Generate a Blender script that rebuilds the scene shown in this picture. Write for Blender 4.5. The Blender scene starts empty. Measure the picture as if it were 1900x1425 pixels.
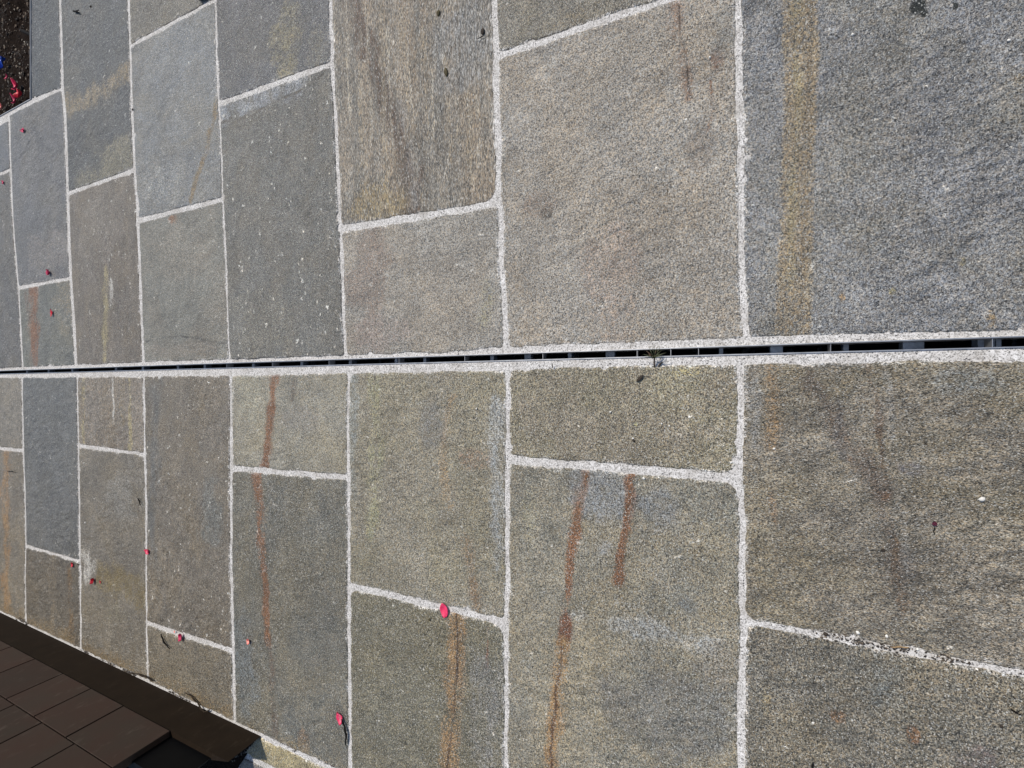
import bpy, bmesh, math, random
import numpy as np
from mathutils import Matrix, Vector

# ------------------------------------------------------------------ camera
scene = bpy.context.scene
F = 830.0                      # focal length in photo pixels (photo 1900 px wide)
H = 1.2                        # camera height in metres
TH = math.atan(1843.0 / F)     # angle of the view below the horizon
cth, sth = math.cos(TH), math.sin(TH)
cam = bpy.data.cameras.new('camera')
cam.sensor_width = 36.0
cam.lens = F / 1900.0 * 36.0
cam.clip_start = 0.02
cam.clip_end = 500
co = bpy.data.objects.new('camera', cam)
scene.collection.objects.link(co)
co.matrix_world = Matrix(((0, 1, 0, 0), (-sth, 0, -cth, 0), (-cth, 0, sth, H), (0, 0, 0, 1)))
scene.camera = co

# ------------------------------------------------------------------ light
SUN_EL, SUN_AZ = math.radians(55), math.radians(60)      # azimuth from +Y towards +X
world = bpy.data.worlds.new('World')
scene.world = world
world.use_nodes = True
wn = world.node_tree
sky = wn.nodes.new('ShaderNodeTexSky')
sky.sky_type = 'NISHITA'
sky.sun_disc = False
sky.sun_elevation = SUN_EL
sky.sun_rotation = SUN_AZ
wn.links.new(sky.outputs[0], wn.nodes['Background'].inputs[0])
wn.nodes['Background'].inputs[1].default_value = 0.095
sun = bpy.data.lights.new('sun', 'SUN')
sun.energy = 3.1
sun.angle = math.radians(1.5)
sun.color = (1.0, 0.93, 0.84)
so = bpy.data.objects.new('sun', sun)
scene.collection.objects.link(so)
sd = Vector((math.sin(SUN_AZ) * math.cos(SUN_EL), math.cos(SUN_AZ) * math.cos(SUN_EL), math.sin(SUN_EL)))
so.rotation_euler = sd.to_track_quat('Z', 'Y').to_euler()
scene.view_settings.view_transform = 'Standard'
scene.view_settings.look = 'None'
scene.view_settings.exposure = 0.16
scene.view_settings.gamma = 1.0

KE = 0.90                      # light level used to turn a seen colour into a surface colour

# ------------------------------------------------------------------ helpers
def lin(c):
    return tuple((x / 255 / 12.92) if x / 255 <= 0.04045 else ((x / 255 + 0.055) / 1.055) ** 2.4 for x in c)

def alb(c, k=KE):
    return tuple(x / k for x in lin(c))

def P(u, v):                   # where the ray of a photo pixel meets the ground
    a, b = (950 - u) / F, (712.5 - v) / F
    x, y, z = b, cth + a * sth, -sth + a * cth
    t = -H / z
    return (x * t, y * t)

def PX(X, Y):                  # ground point to photo pixel
    d = Y * cth + H * sth
    return (950 - F * (Y * sth - H * cth) / d, 712.5 - F * X / d)

def onwall(u, v, X):           # pixel ray to the vertical plane x = X, gives (y, z)
    a, b = (950 - u) / F, (712.5 - v) / F
    t = X / b
    return ((cth + a * sth) * t, H + (-sth + a * cth) * t)

rt = np.random.RandomState(5)
TAB = rt.rand(256, 256)

def vn(x, y, seed=0):
    x = x + seed * 17.31
    y = y + seed * 9.73
    xi = np.floor(x).astype(int)
    yi = np.floor(y).astype(int)
    fx, fy = x - xi, y - yi
    fx = fx * fx * (3 - 2 * fx)
    fy = fy * fy * (3 - 2 * fy)
    a = TAB[xi & 255, yi & 255]; b = TAB[(xi + 1) & 255, yi & 255]
    c = TAB[xi & 255, (yi + 1) & 255]; d = TAB[(xi + 1) & 255, (yi + 1) & 255]
    return (a * (1 - fx) + b * fx) * (1 - fy) + (c * (1 - fx) + d * fx) * fy - 0.5

def fbm(x, y, seed, octs=3):
    s, a, t = 0, 1.0, 0
    for i in range(octs):
        s = s + a * vn(x * 2 ** i, y * 2 ** i, seed + i * 3)
        a *= 0.5
    return s

def setp(o, label=None, cat=None, group=None, kind=None):
    if label: o['label'] = label
    if cat: o['category'] = cat
    if group: o['group'] = group
    if kind: o['kind'] = kind
    return o

def mesh_obj(name, verts, faces, mat, parent=None, loc=(0, 0, 0), smooth=False):
    me = bpy.data.meshes.new(name)
    me.from_pydata([tuple(v) for v in verts], [], [tuple(f) for f in faces])
    me.update()
    if smooth:
        me.polygons.foreach_set('use_smooth', [True] * len(me.polygons))
    if mat: me.materials.append(mat)
    o = bpy.data.objects.new(name, me)
    scene.collection.objects.link(o)
    o.location = loc
    if parent: o.parent = parent
    return o

def box(V, Fc, x0, x1, y0, y1, z0, z1):
    n = len(V)
    V += [(x0, y0, z0), (x1, y0, z0), (x1, y1, z0), (x0, y1, z0), (x0, y0, z1), (x1, y0, z1), (x1, y1, z1), (x0, y1, z1)]
    Fc += [(n, n + 3, n + 2, n + 1), (n + 4, n + 5, n + 6, n + 7), (n, n + 1, n + 5, n + 4), (n + 1, n + 2, n + 6, n + 5), (n + 2, n + 3, n + 7, n + 6), (n + 3, n, n + 4, n + 7)]

def tube(V, Fc, pts, rad, seg=6):
    n0 = len(V)
    m = len(pts)
    for i, p in enumerate(pts):
        p = Vector(p)
        d = (Vector(pts[min(i + 1, m - 1)]) - Vector(pts[max(i - 1, 0)])).normalized()
        up = Vector((0, 0, 1)) if abs(d.z) < 0.9 else Vector((1, 0, 0))
        a = d.cross(up).normalized(); b = a.cross(d)
        r = rad[i] if hasattr(rad, '__len__') else rad
        for k in range(seg):
            t = 2 * math.pi * k / seg
            V.append(tuple(p + a * (r * math.cos(t)) + b * (r * math.sin(t))))
    for i in range(m - 1):
        for k in range(seg):
            Fc.append((n0 + i * seg + k, n0 + i * seg + (k + 1) % seg, n0 + (i + 1) * seg + (k + 1) % seg, n0 + (i + 1) * seg + k))
    Fc.append(tuple(n0 + k for k in range(seg))[::-1])
    Fc.append(tuple(n0 + (m - 1) * seg + k for k in range(seg)))

# ------------------------------------------------------------------ materials
def simple(name, col, rough=0.7, var=0.25, scale=60, metal=0.0, bump=0.0, spec=0.5, col2=None):
    m = bpy.data.materials.new(name)
    m.use_nodes = True
    nt = m.node_tree; N = nt.nodes; L = nt.links
    b = N['Principled BSDF']
    b.inputs['Roughness'].default_value = rough
    b.inputs['Metallic'].default_value = metal
    b.inputs['Specular IOR Level'].default_value = spec
    tc = N.new('ShaderNodeTexCoord')
    n = N.new('ShaderNodeTexNoise'); n.inputs['Scale'].default_value = scale; n.inputs['Detail'].default_value = 5
    L.new(tc.outputs['Object'], n.inputs['Vector'])
    mr = N.new('ShaderNodeMapRange'); mr.inputs[1].default_value = 0.3; mr.inputs[2].default_value = 0.7
    L.new(n.outputs[0], mr.inputs[0])
    mx = N.new('ShaderNodeMix'); mx.data_type = 'RGBA'
    c2 = col2 or tuple(c * (1 - var) for c in col)
    c1 = col if col2 else tuple(min(1, c * (1 + var)) for c in col)
    mx.inputs[6].default_value = (*c2, 1); mx.inputs[7].default_value = (*c1, 1)
    L.new(mr.outputs[0], mx.inputs[0]); L.new(mx.outputs[2], b.inputs['Base Color'])
    if bump:
        bp = N.new('ShaderNodeBump'); bp.inputs['Distance'].default_value = bump
        L.new(n.outputs[0], bp.inputs['Height']); L.new(bp.outputs[0], b.inputs['Normal'])
    return m

def make_stone_group():
    g = bpy.data.node_groups.new('stone', 'ShaderNodeTree')
    I = g.interface
    def inp(n, t, d):
        s = I.new_socket(n, in_out='INPUT', socket_type=t); s.default_value = d; return s
    inp('A', 'NodeSocketColor', (.3, .3, .3, 1)); inp('B', 'NodeSocketColor', (.2, .2, .2, 1)); inp('C', 'NodeSocketColor', (.3, .25, .2, 1))
    inp('Offset', 'NodeSocketVector', (0, 0, 0)); inp('Rot', 'NodeSocketVector', (0, 0, 0)); inp('Stretch', 'NodeSocketVector', (1, 1, 1))
    inp('Grain', 'NodeSocketFloat', 1.0); inp('Bump', 'NodeSocketFloat', 1.0); inp('Tint', 'NodeSocketFloat', 0.5)
    I.new_socket('Color', in_out='OUTPUT', socket_type='NodeSocketColor')
    I.new_socket('Normal', in_out='OUTPUT', socket_type='NodeSocketVector')
    I.new_socket('Rough', in_out='OUTPUT', socket_type='NodeSocketFloat')
    N = g.nodes; L = g.links
    gi = N.new('NodeGroupInput'); go = N.new('NodeGroupOutput')
    tc = N.new('ShaderNodeTexCoord')
    mp = N.new('ShaderNodeMapping')
    L.new(tc.outputs['Object'], mp.inputs['Vector']); L.new(gi.outputs['Offset'], mp.inputs['Location'])
    L.new(gi.outputs['Rot'], mp.inputs['Rotation']); L.new(gi.outputs['Stretch'], mp.inputs['Scale'])
    def noise(sc, det, rough=.55, dist=0, vec=None):
        n = N.new('ShaderNodeTexNoise')
        n.inputs['Scale'].default_value = sc; n.inputs['Detail'].default_value = det
        n.inputs['Roughness'].default_value = rough; n.inputs['Distortion'].default_value = dist
        L.new(vec or mp.outputs[0], n.inputs['Vector'])
        return n.outputs[0]
    def mr(x, a, b, c, d, clamp=True):
        m = N.new('ShaderNodeMapRange'); m.clamp = clamp
        for i, q in zip((1, 2, 3, 4), (a, b, c, d)): m.inputs[i].default_value = q
        L.new(x, m.inputs[0]); return m.outputs[0]
    def math_(op, a, b):
        m = N.new('ShaderNodeMath'); m.operation = op
        for i, q in enumerate((a, b)):
            if isinstance(q, (int, float)): m.inputs[i].default_value = q
            else: L.new(q, m.inputs[i])
        return m.outputs[0]
    def mix(f, a, b, bt='MIX'):
        m = N.new('ShaderNodeMix'); m.data_type = 'RGBA'; m.blend_type = bt
        if isinstance(f, (int, float)): m.inputs[0].default_value = f
        else: L.new(f, m.inputs[0])
        for i, q in ((6, a), (7, b)):
            if isinstance(q, tuple): m.inputs[i].default_value = (*q, 1)
            else: L.new(q, m.inputs[i])
        return m.outputs[2]
    nbig = noise(5, 4, .6, .6)
    nmid = noise(22, 5, .62, .3)
    nsm = noise(85, 4, .65)
    nfine = noise(210, 3, .7)
    nfine2 = noise(390, 2, .6)
    col = mix(mr(nmid, .36, .64, 0, 1), gi.outputs['A'], gi.outputs['B'])
    t = math_('MULTIPLY', mr(nbig, .42, .66, 0, 1), gi.outputs['Tint'])
    col = mix(t, col, gi.outputs['C'])
    # marks with a shape of their own (rust runs, ochre bands, mortar haze, painted cleft shade)
    at = N.new('ShaderNodeAttribute'); at.attribute_name = 'stain_shade'
    al = at.outputs['Alpha']
    q = math_('ADD', math_('MULTIPLY', math_('SUBTRACT', nfine, .5), 2.2), math_('MULTIPLY', math_('SUBTRACT', nsm, .5), 1.6))
    q = math_('ADD', q, math_('MULTIPLY', math_('SUBTRACT', noise(38, 5, .7), .5), 1.3))
    sa = math_('MULTIPLY', mr(math_('ADD', al, q), .12, .86, 0, 1), mr(al, 0, .30, 0, 1))
    col = mix(sa, col, at.outputs['Color'])
    # grain: value change from crystals
    v = math_('ADD', math_('MULTIPLY', math_('SUBTRACT', nfine, .5), 7.5), math_('MULTIPLY', math_('SUBTRACT', nfine2, .5), 8.0))
    v = math_('ADD', v, math_('MULTIPLY', math_('SUBTRACT', nsm, .5), 2.0))
    v = math_('ADD', 1.0, math_('MULTIPLY', v, gi.outputs['Grain']))
    v = mr(v, .15, 2.6, .15, 2.6)
    v = math_('MULTIPLY', v, mr(noise(3.2, 5, .6, .8), .34, .66, .86, 1.16))
    v = math_('MULTIPLY', v, mr(noise(13, 5, .65, .4), .34, .66, .86, 1.14))
    comb = N.new('ShaderNodeCombineColor')
    for i in range(3): L.new(v, comb.inputs[i])
    col = mix(1.0, col, comb.outputs[0], 'MULTIPLY')
    # warm and cool crystals
    wc = noise(170, 2, .6)
    col = mix(mr(wc, .40, .62, 0, 1), mix(1.0, col, (.93, .99, 1.06), 'MULTIPLY'), mix(1.0, col, (1.08, 1.01, .91), 'MULTIPLY'))
    # mica and quartz flecks, dark pits
    fl = mr(noise(330, 1, .5, 0), .625, .68, 0, .8)
    col = mix(fl, col, (.62, .62, .58))
    dk = mr(noise(240, 1, .5, 0), .385, .32, 0, .8)
    col = mix(dk, col, (.035, .034, .03))
    L.new(col, go.inputs['Color'])
    h = math_('ADD', math_('MULTIPLY', nfine, 1.6), math_('MULTIPLY', nsm, 1.5))
    h = math_('ADD', h, math_('MULTIPLY', nfine2, 1.0))
    bp = N.new('ShaderNodeBump'); bp.inputs['Distance'].default_value = .0028
    L.new(math_('MULTIPLY', gi.outputs['Bump'], .8), bp.inputs['Strength']); L.new(h, bp.inputs['Height'])
    L.new(bp.outputs[0], go.inputs['Normal'])
    L.new(mr(nfine, .35, .65, .36, .52), go.inputs['Rough'])
    return g

STONE = make_stone_group()

def stone_mat(name, colA, colB, colC, seed, ang=0.0, stretch=(1, 1), grain=.5, bump=.8, tint=.6):
    m = bpy.data.materials.new(name); m.use_nodes = True
    nt = m.node_tree
    gn = nt.nodes.new('ShaderNodeGroup'); gn.node_tree = STONE
    i = gn.inputs
    i['A'].default_value = (*colA, 1); i['B'].default_value = (*colB, 1); i['C'].default_value = (*colC, 1)
    i['Offset'].default_value = (seed * 3.17, seed * 1.93, seed * .77)
    i['Rot'].default_value = (0, 0, ang); i['Stretch'].default_value = (stretch[0], stretch[1], 1)
    i['Grain'].default_value = grain; i['Bump'].default_value = bump; i['Tint'].default_value = tint
    b = nt.nodes['Principled BSDF']
    nt.links.new(gn.outputs['Color'], b.inputs['Base Color']); nt.links.new(gn.outputs['Normal'], b.inputs['Normal'])
    nt.links.new(gn.outputs['Rough'], b.inputs['Roughness'])
    b.inputs['Specular IOR Level'].default_value = .42
    return m

def mortar_mat():
    m = bpy.data.materials.new('mortar'); m.use_nodes = True
    nt = m.node_tree; N = nt.nodes; L = nt.links; b = N['Principled BSDF']
    tc = N.new('ShaderNodeTexCoord')
    def noise(sc, det, rough=.6):
        n = N.new('ShaderNodeTexNoise'); n.inputs['Scale'].default_value = sc; n.inputs['Detail'].default_value = det
        n.inputs['Roughness'].default_value = rough
        L.new(tc.outputs['Object'], n.inputs['Vector']); return n.outputs[0]
    def mr(x, a, b_, c, d):
        q = N.new('ShaderNodeMapRange')
        for i, w in zip((1, 2, 3, 4), (a, b_, c, d)): q.inputs[i].default_value = w
        L.new(x, q.inputs[0]); return q.outputs[0]
    def mix(f, a, c, bt='MIX'):
        q = N.new('ShaderNodeMix'); q.data_type = 'RGBA'; q.blend_type = bt
        L.new(f, q.inputs[0])
        for i, w in ((6, a), (7, c)):
            if isinstance(w, tuple): q.inputs[i].default_value = (*w, 1)
            else: L.new(w, q.inputs[i])
        return q.outputs[2]
    big = noise(9, 4); sm = noise(120, 4, .7); fine = noise(330, 2)
    col = mix(mr(big, .35, .65, 0, 1), (.93, .92, .90), (.80, .785, .755))
    col = mix(mr(sm, .3, .7, 0, 1), (.50, .48, .45), col)
    col2 = mix(mr(fine, .40, .49, 0, 1), (.30, .29, .27), col)
    col2 = mix(mr(noise(16, 5, .7), .48, .70, 0, .55), col2, (.34, .31, .27))
    pits = mr(noise(190, 2, .6), .39, .33, 0, .92)
    col3 = mix(pits, col2, (.05, .05, .055))
    L.new(col3, b.inputs['Base Color'])
    b.inputs['Roughness'].default_value = .9; b.inputs['Specular IOR Level'].default_value = .2
    bp = N.new('ShaderNodeBump'); bp.inputs['Distance'].default_value = .002; bp.inputs['Strength'].default_value = .7
    L.new(sm, bp.inputs['Height']); L.new(bp.outputs[0], b.inputs['Normal'])
    return m

MORTAR = mortar_mat()
MORT = (.60, .585, .56)

def ground_mat():              # the same paving further off, beyond what the photo frames
    m = bpy.data.materials.new('distant paving'); m.use_nodes = True
    nt = m.node_tree; N = nt.nodes; L = nt.links; b = N['Principled BSDF']
    tc = N.new('ShaderNodeTexCoord')
    mp = N.new('ShaderNodeMapping'); mp.inputs['Rotation'].default_value = (0, 0, math.pi / 2)
    L.new(tc.outputs['Object'], mp.inputs['Vector'])
    br = N.new('ShaderNodeTexBrick'); br.inputs['Scale'].default_value = 1.0
    br.inputs['Color1'].default_value = (.22, .21, .19, 1); br.inputs['Color2'].default_value = (.27, .26, .22, 1)
    br.inputs['Mortar'].default_value = (.5, .48, .45, 1); br.inputs['Mortar Size'].default_value = .012
    br.inputs['Brick Width'].default_value = .8; br.inputs['Row Height'].default_value = .62
    mp2 = N.new('ShaderNodeMapping'); L.new(tc.outputs['Object'], mp2.inputs['Vector'])
    L.new(mp2.outputs[0], br.inputs['Vector'])
    n = N.new('ShaderNodeTexNoise'); n.inputs['Scale'].default_value = 180; n.inputs['Detail'].default_value = 4
    L.new(tc.outputs['Object'], n.inputs['Vector'])
    q = N.new('ShaderNodeMapRange'); q.inputs[1].default_value = .3; q.inputs[2].default_value = .7; q.inputs[3].default_value = .5; q.inputs[4].default_value = 1.4
    L.new(n.outputs[0], q.inputs[0])
    mx = N.new('ShaderNodeMix'); mx.data_type = 'RGBA'; mx.blend_type = 'MULTIPLY'; mx.inputs[0].default_value = 1
    L.new(br.outputs[0], mx.inputs[6]); L.new(q.outputs[0], mx.inputs[7]); L.new(mx.outputs[2], b.inputs['Base Color'])
    b.inputs['Roughness'].default_value = .8
    return m

# ------------------------------------------------------------------ layout, measured off the photograph
XW = P(245, 1253)[0]                       # face of the brown wall
YWE = onwall(487, 1364, XW)[0]             # where that wall ends
YFAR = P(-42, 690)[1]                      # far end of the slabs modelled one by one
YNEAR = P(2083, 600)[1]
XTOP = P(1000, -260)[0]                    # outer side of the upper slabs
XP, YP = P(0, 216)[0], P(58.5, 120)[1]     # corner of the planting bed
gU0, gU1 = P(0, 688), P(1900, 624.5)       # drain, upper lip
gL0, gL1 = P(0, 693.9), P(1900, 643.5)     # drain, lower lip
def xu(y): return gU1[0] + (gU0[0] - gU1[0]) * (y - gU1[1]) / (gU0[1] - gU1[1])
def xl(y): return gL1[0] + (gL0[0] - gL1[0]) * (y - gL1[1]) / (gL0[1] - gL1[1])

# transverse joints: (polyline, width) in photo pixels
JU = {
 -1: ([(-75, 0), (-60, 330), (-42, 690)], 2),
 0: ([(4, 0), (17, 224), (22, 375), (26, 440), (34, 534), (38, 600), (42, 679)], 3.5),
 1: ([(111, 0), (116, 158), (121, 224), (125, 342), (128, 442), (131, 513), (137, 600), (141, 676)], 6),
 2: ([(238, 0), (241, 79), (245, 211), (249, 303), (253, 368), (255, 410), (259, 508), (263, 613), (266, 671)], 5),
 3: ([(400, 0), (401, 63), (405, 184), (410, 250), (413, 355), (416, 416), (420, 508), (424, 613), (426, 663)], 4.5),
 4: ([(613, 0), (616, 105), (620, 184), (625, 276), (628, 368), (632, 429), (635, 508), (637, 587), (641, 658)], 7),
 5: ([(917, 0), (920, 105), (921, 184), (925, 289), (924, 363), (928, 389), (930, 481), (935, 560), (939, 640)], 12),
 6: ([(1371, 0), (1370, 105), (1371, 184), (1374, 263), (1374, 442), (1378, 534), (1383, 613), (1384, 625)], 14),
 7: ([(2060, 0), (2090, 620)], 16)}
JL = {
 -1: ([(-42, 700), (-42, 1150)], 2),
 0: ([(41, 701), (43, 833), (46, 912), (48, 1007), (47, 1050), (48, 1155)], 3),
 1: ([(143, 700), (145, 822), (147, 938), (148, 1041), (149, 1050), (150, 1205)], 3.5),
 2: ([(267, 701), (268, 843), (271, 938), (271, 1050), (272, 1155), (274, 1247)], 4),
 3: ([(428, 696), (429, 864), (429, 964), (429, 1050), (432, 1181), (435, 1334)], 5.5),
 4: ([(647, 696), (645, 780), (647, 885), (647, 1043), (647, 1089), (648, 1234), (649, 1392)], 6.5),
 5: ([(942, 691), (942, 807), (941, 912), (942, 1043), (939, 1142), (939, 1260), (939, 1418)], 9.5),
 6: ([(1374, 691), (1375, 780), (1371, 885), (1378, 964), (1379, 1155), (1376, 1260), (1375, 1418)], 15),
 7: ([(2090, 660), (2060, 1420)], 16)}

def jat(j, v):
    pl = j[0]
    vs = [p[1] for p in pl]
    if v <= vs[0]: a, b = pl[0], pl[1]
    elif v >= vs[-1]: a, b = pl[-2], pl[-1]
    else:
        k = max(i for i in range(len(pl) - 1) if vs[i] <= v)
        a, b = pl[k], pl[k + 1]
    return a[0] + (b[0] - a[0]) * (v - a[1]) / (b[1] - a[1])

SU = [(-100, 687), (0, 683.5), (141, 677), (266, 672), (425, 667), (641, 659), (820, 654), (935, 645), (1137, 637), (1300, 629), (1426, 624), (1537, 622), (1695, 616), (1900, 610), (2200, 600)]
SL = [(-100, 703), (0, 700.5), (141, 700), (267, 699), (421, 697), (634, 693), (935, 688), (1005, 684), (1163, 679), (1350, 678), (1385, 676), (1553, 672), (1900, 669), (2200, 665)]

def pl_v(pl, u):
    return float(np.interp(u, [p[0] for p in pl], [p[1] for p in pl]))

def edge_pts(spec, u0, u1, sign):
    """points of the long edge of a slab between two joints; sign +1 = slab lies below the line"""
    kind = spec[0]
    if kind == 'pl':
        pl = spec[1]
        us = [u0] + [p[0] for p in pl if u0 + 8 < p[0] < u1 - 8] + [u1]
        return [(u, pl_v(pl, u)) for u in us]
    if kind == 'out':
        return [(u0, spec[1]), (u1, spec[1])]
    if kind == 'wall':
        X = XW + spec[1]
        return [('g', X), ('g', X)]
    (a, b, th) = spec[1:4]
    s = (b[1] - a[1]) / (b[0] - a[0])
    us = np.linspace(u0, u1, 5)
    return [(u, a[1] + s * (u - a[0]) + sign * th * .44) for u in us]

def slab_poly(jl, jr, top, bot):
    def vend(spec, u):
        if spec[0] == 'pl': return pl_v(spec[1], u)
        if spec[0] == 'out': return spec[1]
        if spec[0] == 'wall': return None
        a, b = spec[1], spec[2]
        return a[1] + (b[1] - a[1]) / (b[0] - a[0]) * (u - a[0])
    def side(j, off):
        um = j[0][len(j[0]) // 2][0]
        vt = vend(top, um); vb = vend(bot, um)
        if vb is None:
            Y = P(um, j[0][-1][1])[1]
            vb = PX(XW, Y)[1]
            ub = PX(XW, Y)[0]
        vt2 = vt + (top[3] / 2 if top[0] == 'ln' else 0)
        vb2 = vb - (bot[3] / 2 if bot[0] == 'ln' else 0)
        vs = [vt2] + [p[1] for p in j[0] if vt2 + 14 < p[1] < vb2 - 14] + [vb2]
        w = j[1] * .86
        return [(jat(j, v) + off * w / 2, v) for v in vs]
    Ls = side(jl, 1); Rs = side(jr, -1)
    tp = edge_pts(top, Ls[0][0], Rs[0][0], 1)
    bp = edge_pts(bot, Ls[-1][0], Rs[-1][0], -1)
    g = lambda p: np.array(P(*p))
    Lg = [g(p) for p in Ls]; Rg = [g(p) for p in Rs]
    if bot[0] == 'wall':
        X = XW + bot[1]
        Lg[-1] = np.array([X, Lg[-1][1]]); Rg[-1] = np.array([X, Rg[-1][1]])
        Bg = []
    else:
        Bg = [g(p) for p in bp[1:-1]]
        Lg[-1] = g(bp[0]); Rg[-1] = g(bp[-1])
    Lg[0] = g(tp[0]); Rg[0] = g(tp[-1])
    Tg = [g(p) for p in tp[1:-1]]
    poly = [Lg[0]] + Tg + Rg + Bg[::-1] + Lg[1:][::-1]
    corners = [Lg[0], Rg[0], Rg[-1], Lg[-1]]
    return poly, corners

def round_corners(poly, corners, rads):
    out = []
    n = len(poly)
    for i, p in enumerate(poly):
        r = None
        for c, rr in zip(corners, rads):
            if np.linalg.norm(p - c) < 1e-9: r = rr
        if not r:
            out.append(p); continue
        a, b = poly[i - 1], poly[(i + 1) % n]
        da = (a - p); la = np.linalg.norm(da); db = (b - p); lb = np.linalg.norm(db)
        ra = min(r, la * .45); rb = min(r, lb * .45)
        p0 = p + da / la * ra; p2 = p + db / lb * rb
        for t in (0, .25, .5, .75, 1):
            out.append((1 - t) ** 2 * p0 + 2 * t * (1 - t) * p + t * t * p2)
    return out

def sdf(X, Y, poly):
    d2 = np.full(X.shape, 1e9); inside = np.zeros(X.shape, bool)
    n = len(poly)
    for i in range(n):
        ax, ay = poly[i]; bx, by = poly[(i + 1) % n]
        ex, ey = bx - ax, by - ay
        L2 = ex * ex + ey * ey + 1e-12
        t = np.clip(((X - ax) * ex + (Y - ay) * ey) / L2, 0, 1)
        d2 = np.minimum(d2, (X - ax - t * ex) ** 2 + (Y - ay - t * ey) ** 2)
        if abs(ey) > 1e-12:
            c = ((ay > Y) != (by > Y)) & (X < ex * (Y - ay) / ey + ax)
            inside ^= c
    d = np.sqrt(d2)
    return np.where(inside, -d, d)

def pl_dist(X, Y, pts):
    d2 = np.full(X.shape, 1e9)
    for (ax, ay), (bx, by) in zip(pts[:-1], pts[1:]):
        ex, ey = bx - ax, by - ay
        t = np.clip(((X - ax) * ex + (Y - ay) * ey) / (ex * ex + ey * ey + 1e-12), 0, 1)
        d2 = np.minimum(d2, (X - ax - t * ex) ** 2 + (Y - ay - t * ey) ** 2)
    return np.sqrt(d2)

RUST, ORANGE, OCHRE, YELLOW, BROWN, DARK, PALE, BLUE, PINK, OLIVE = (
    (124, 80, 46), (146, 110, 64), (128, 112, 82), (150, 136, 92), (98, 82, 66), (66, 64, 58), (176, 172, 162), (116, 124, 130), (146, 128, 116), (112, 108, 74))

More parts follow.
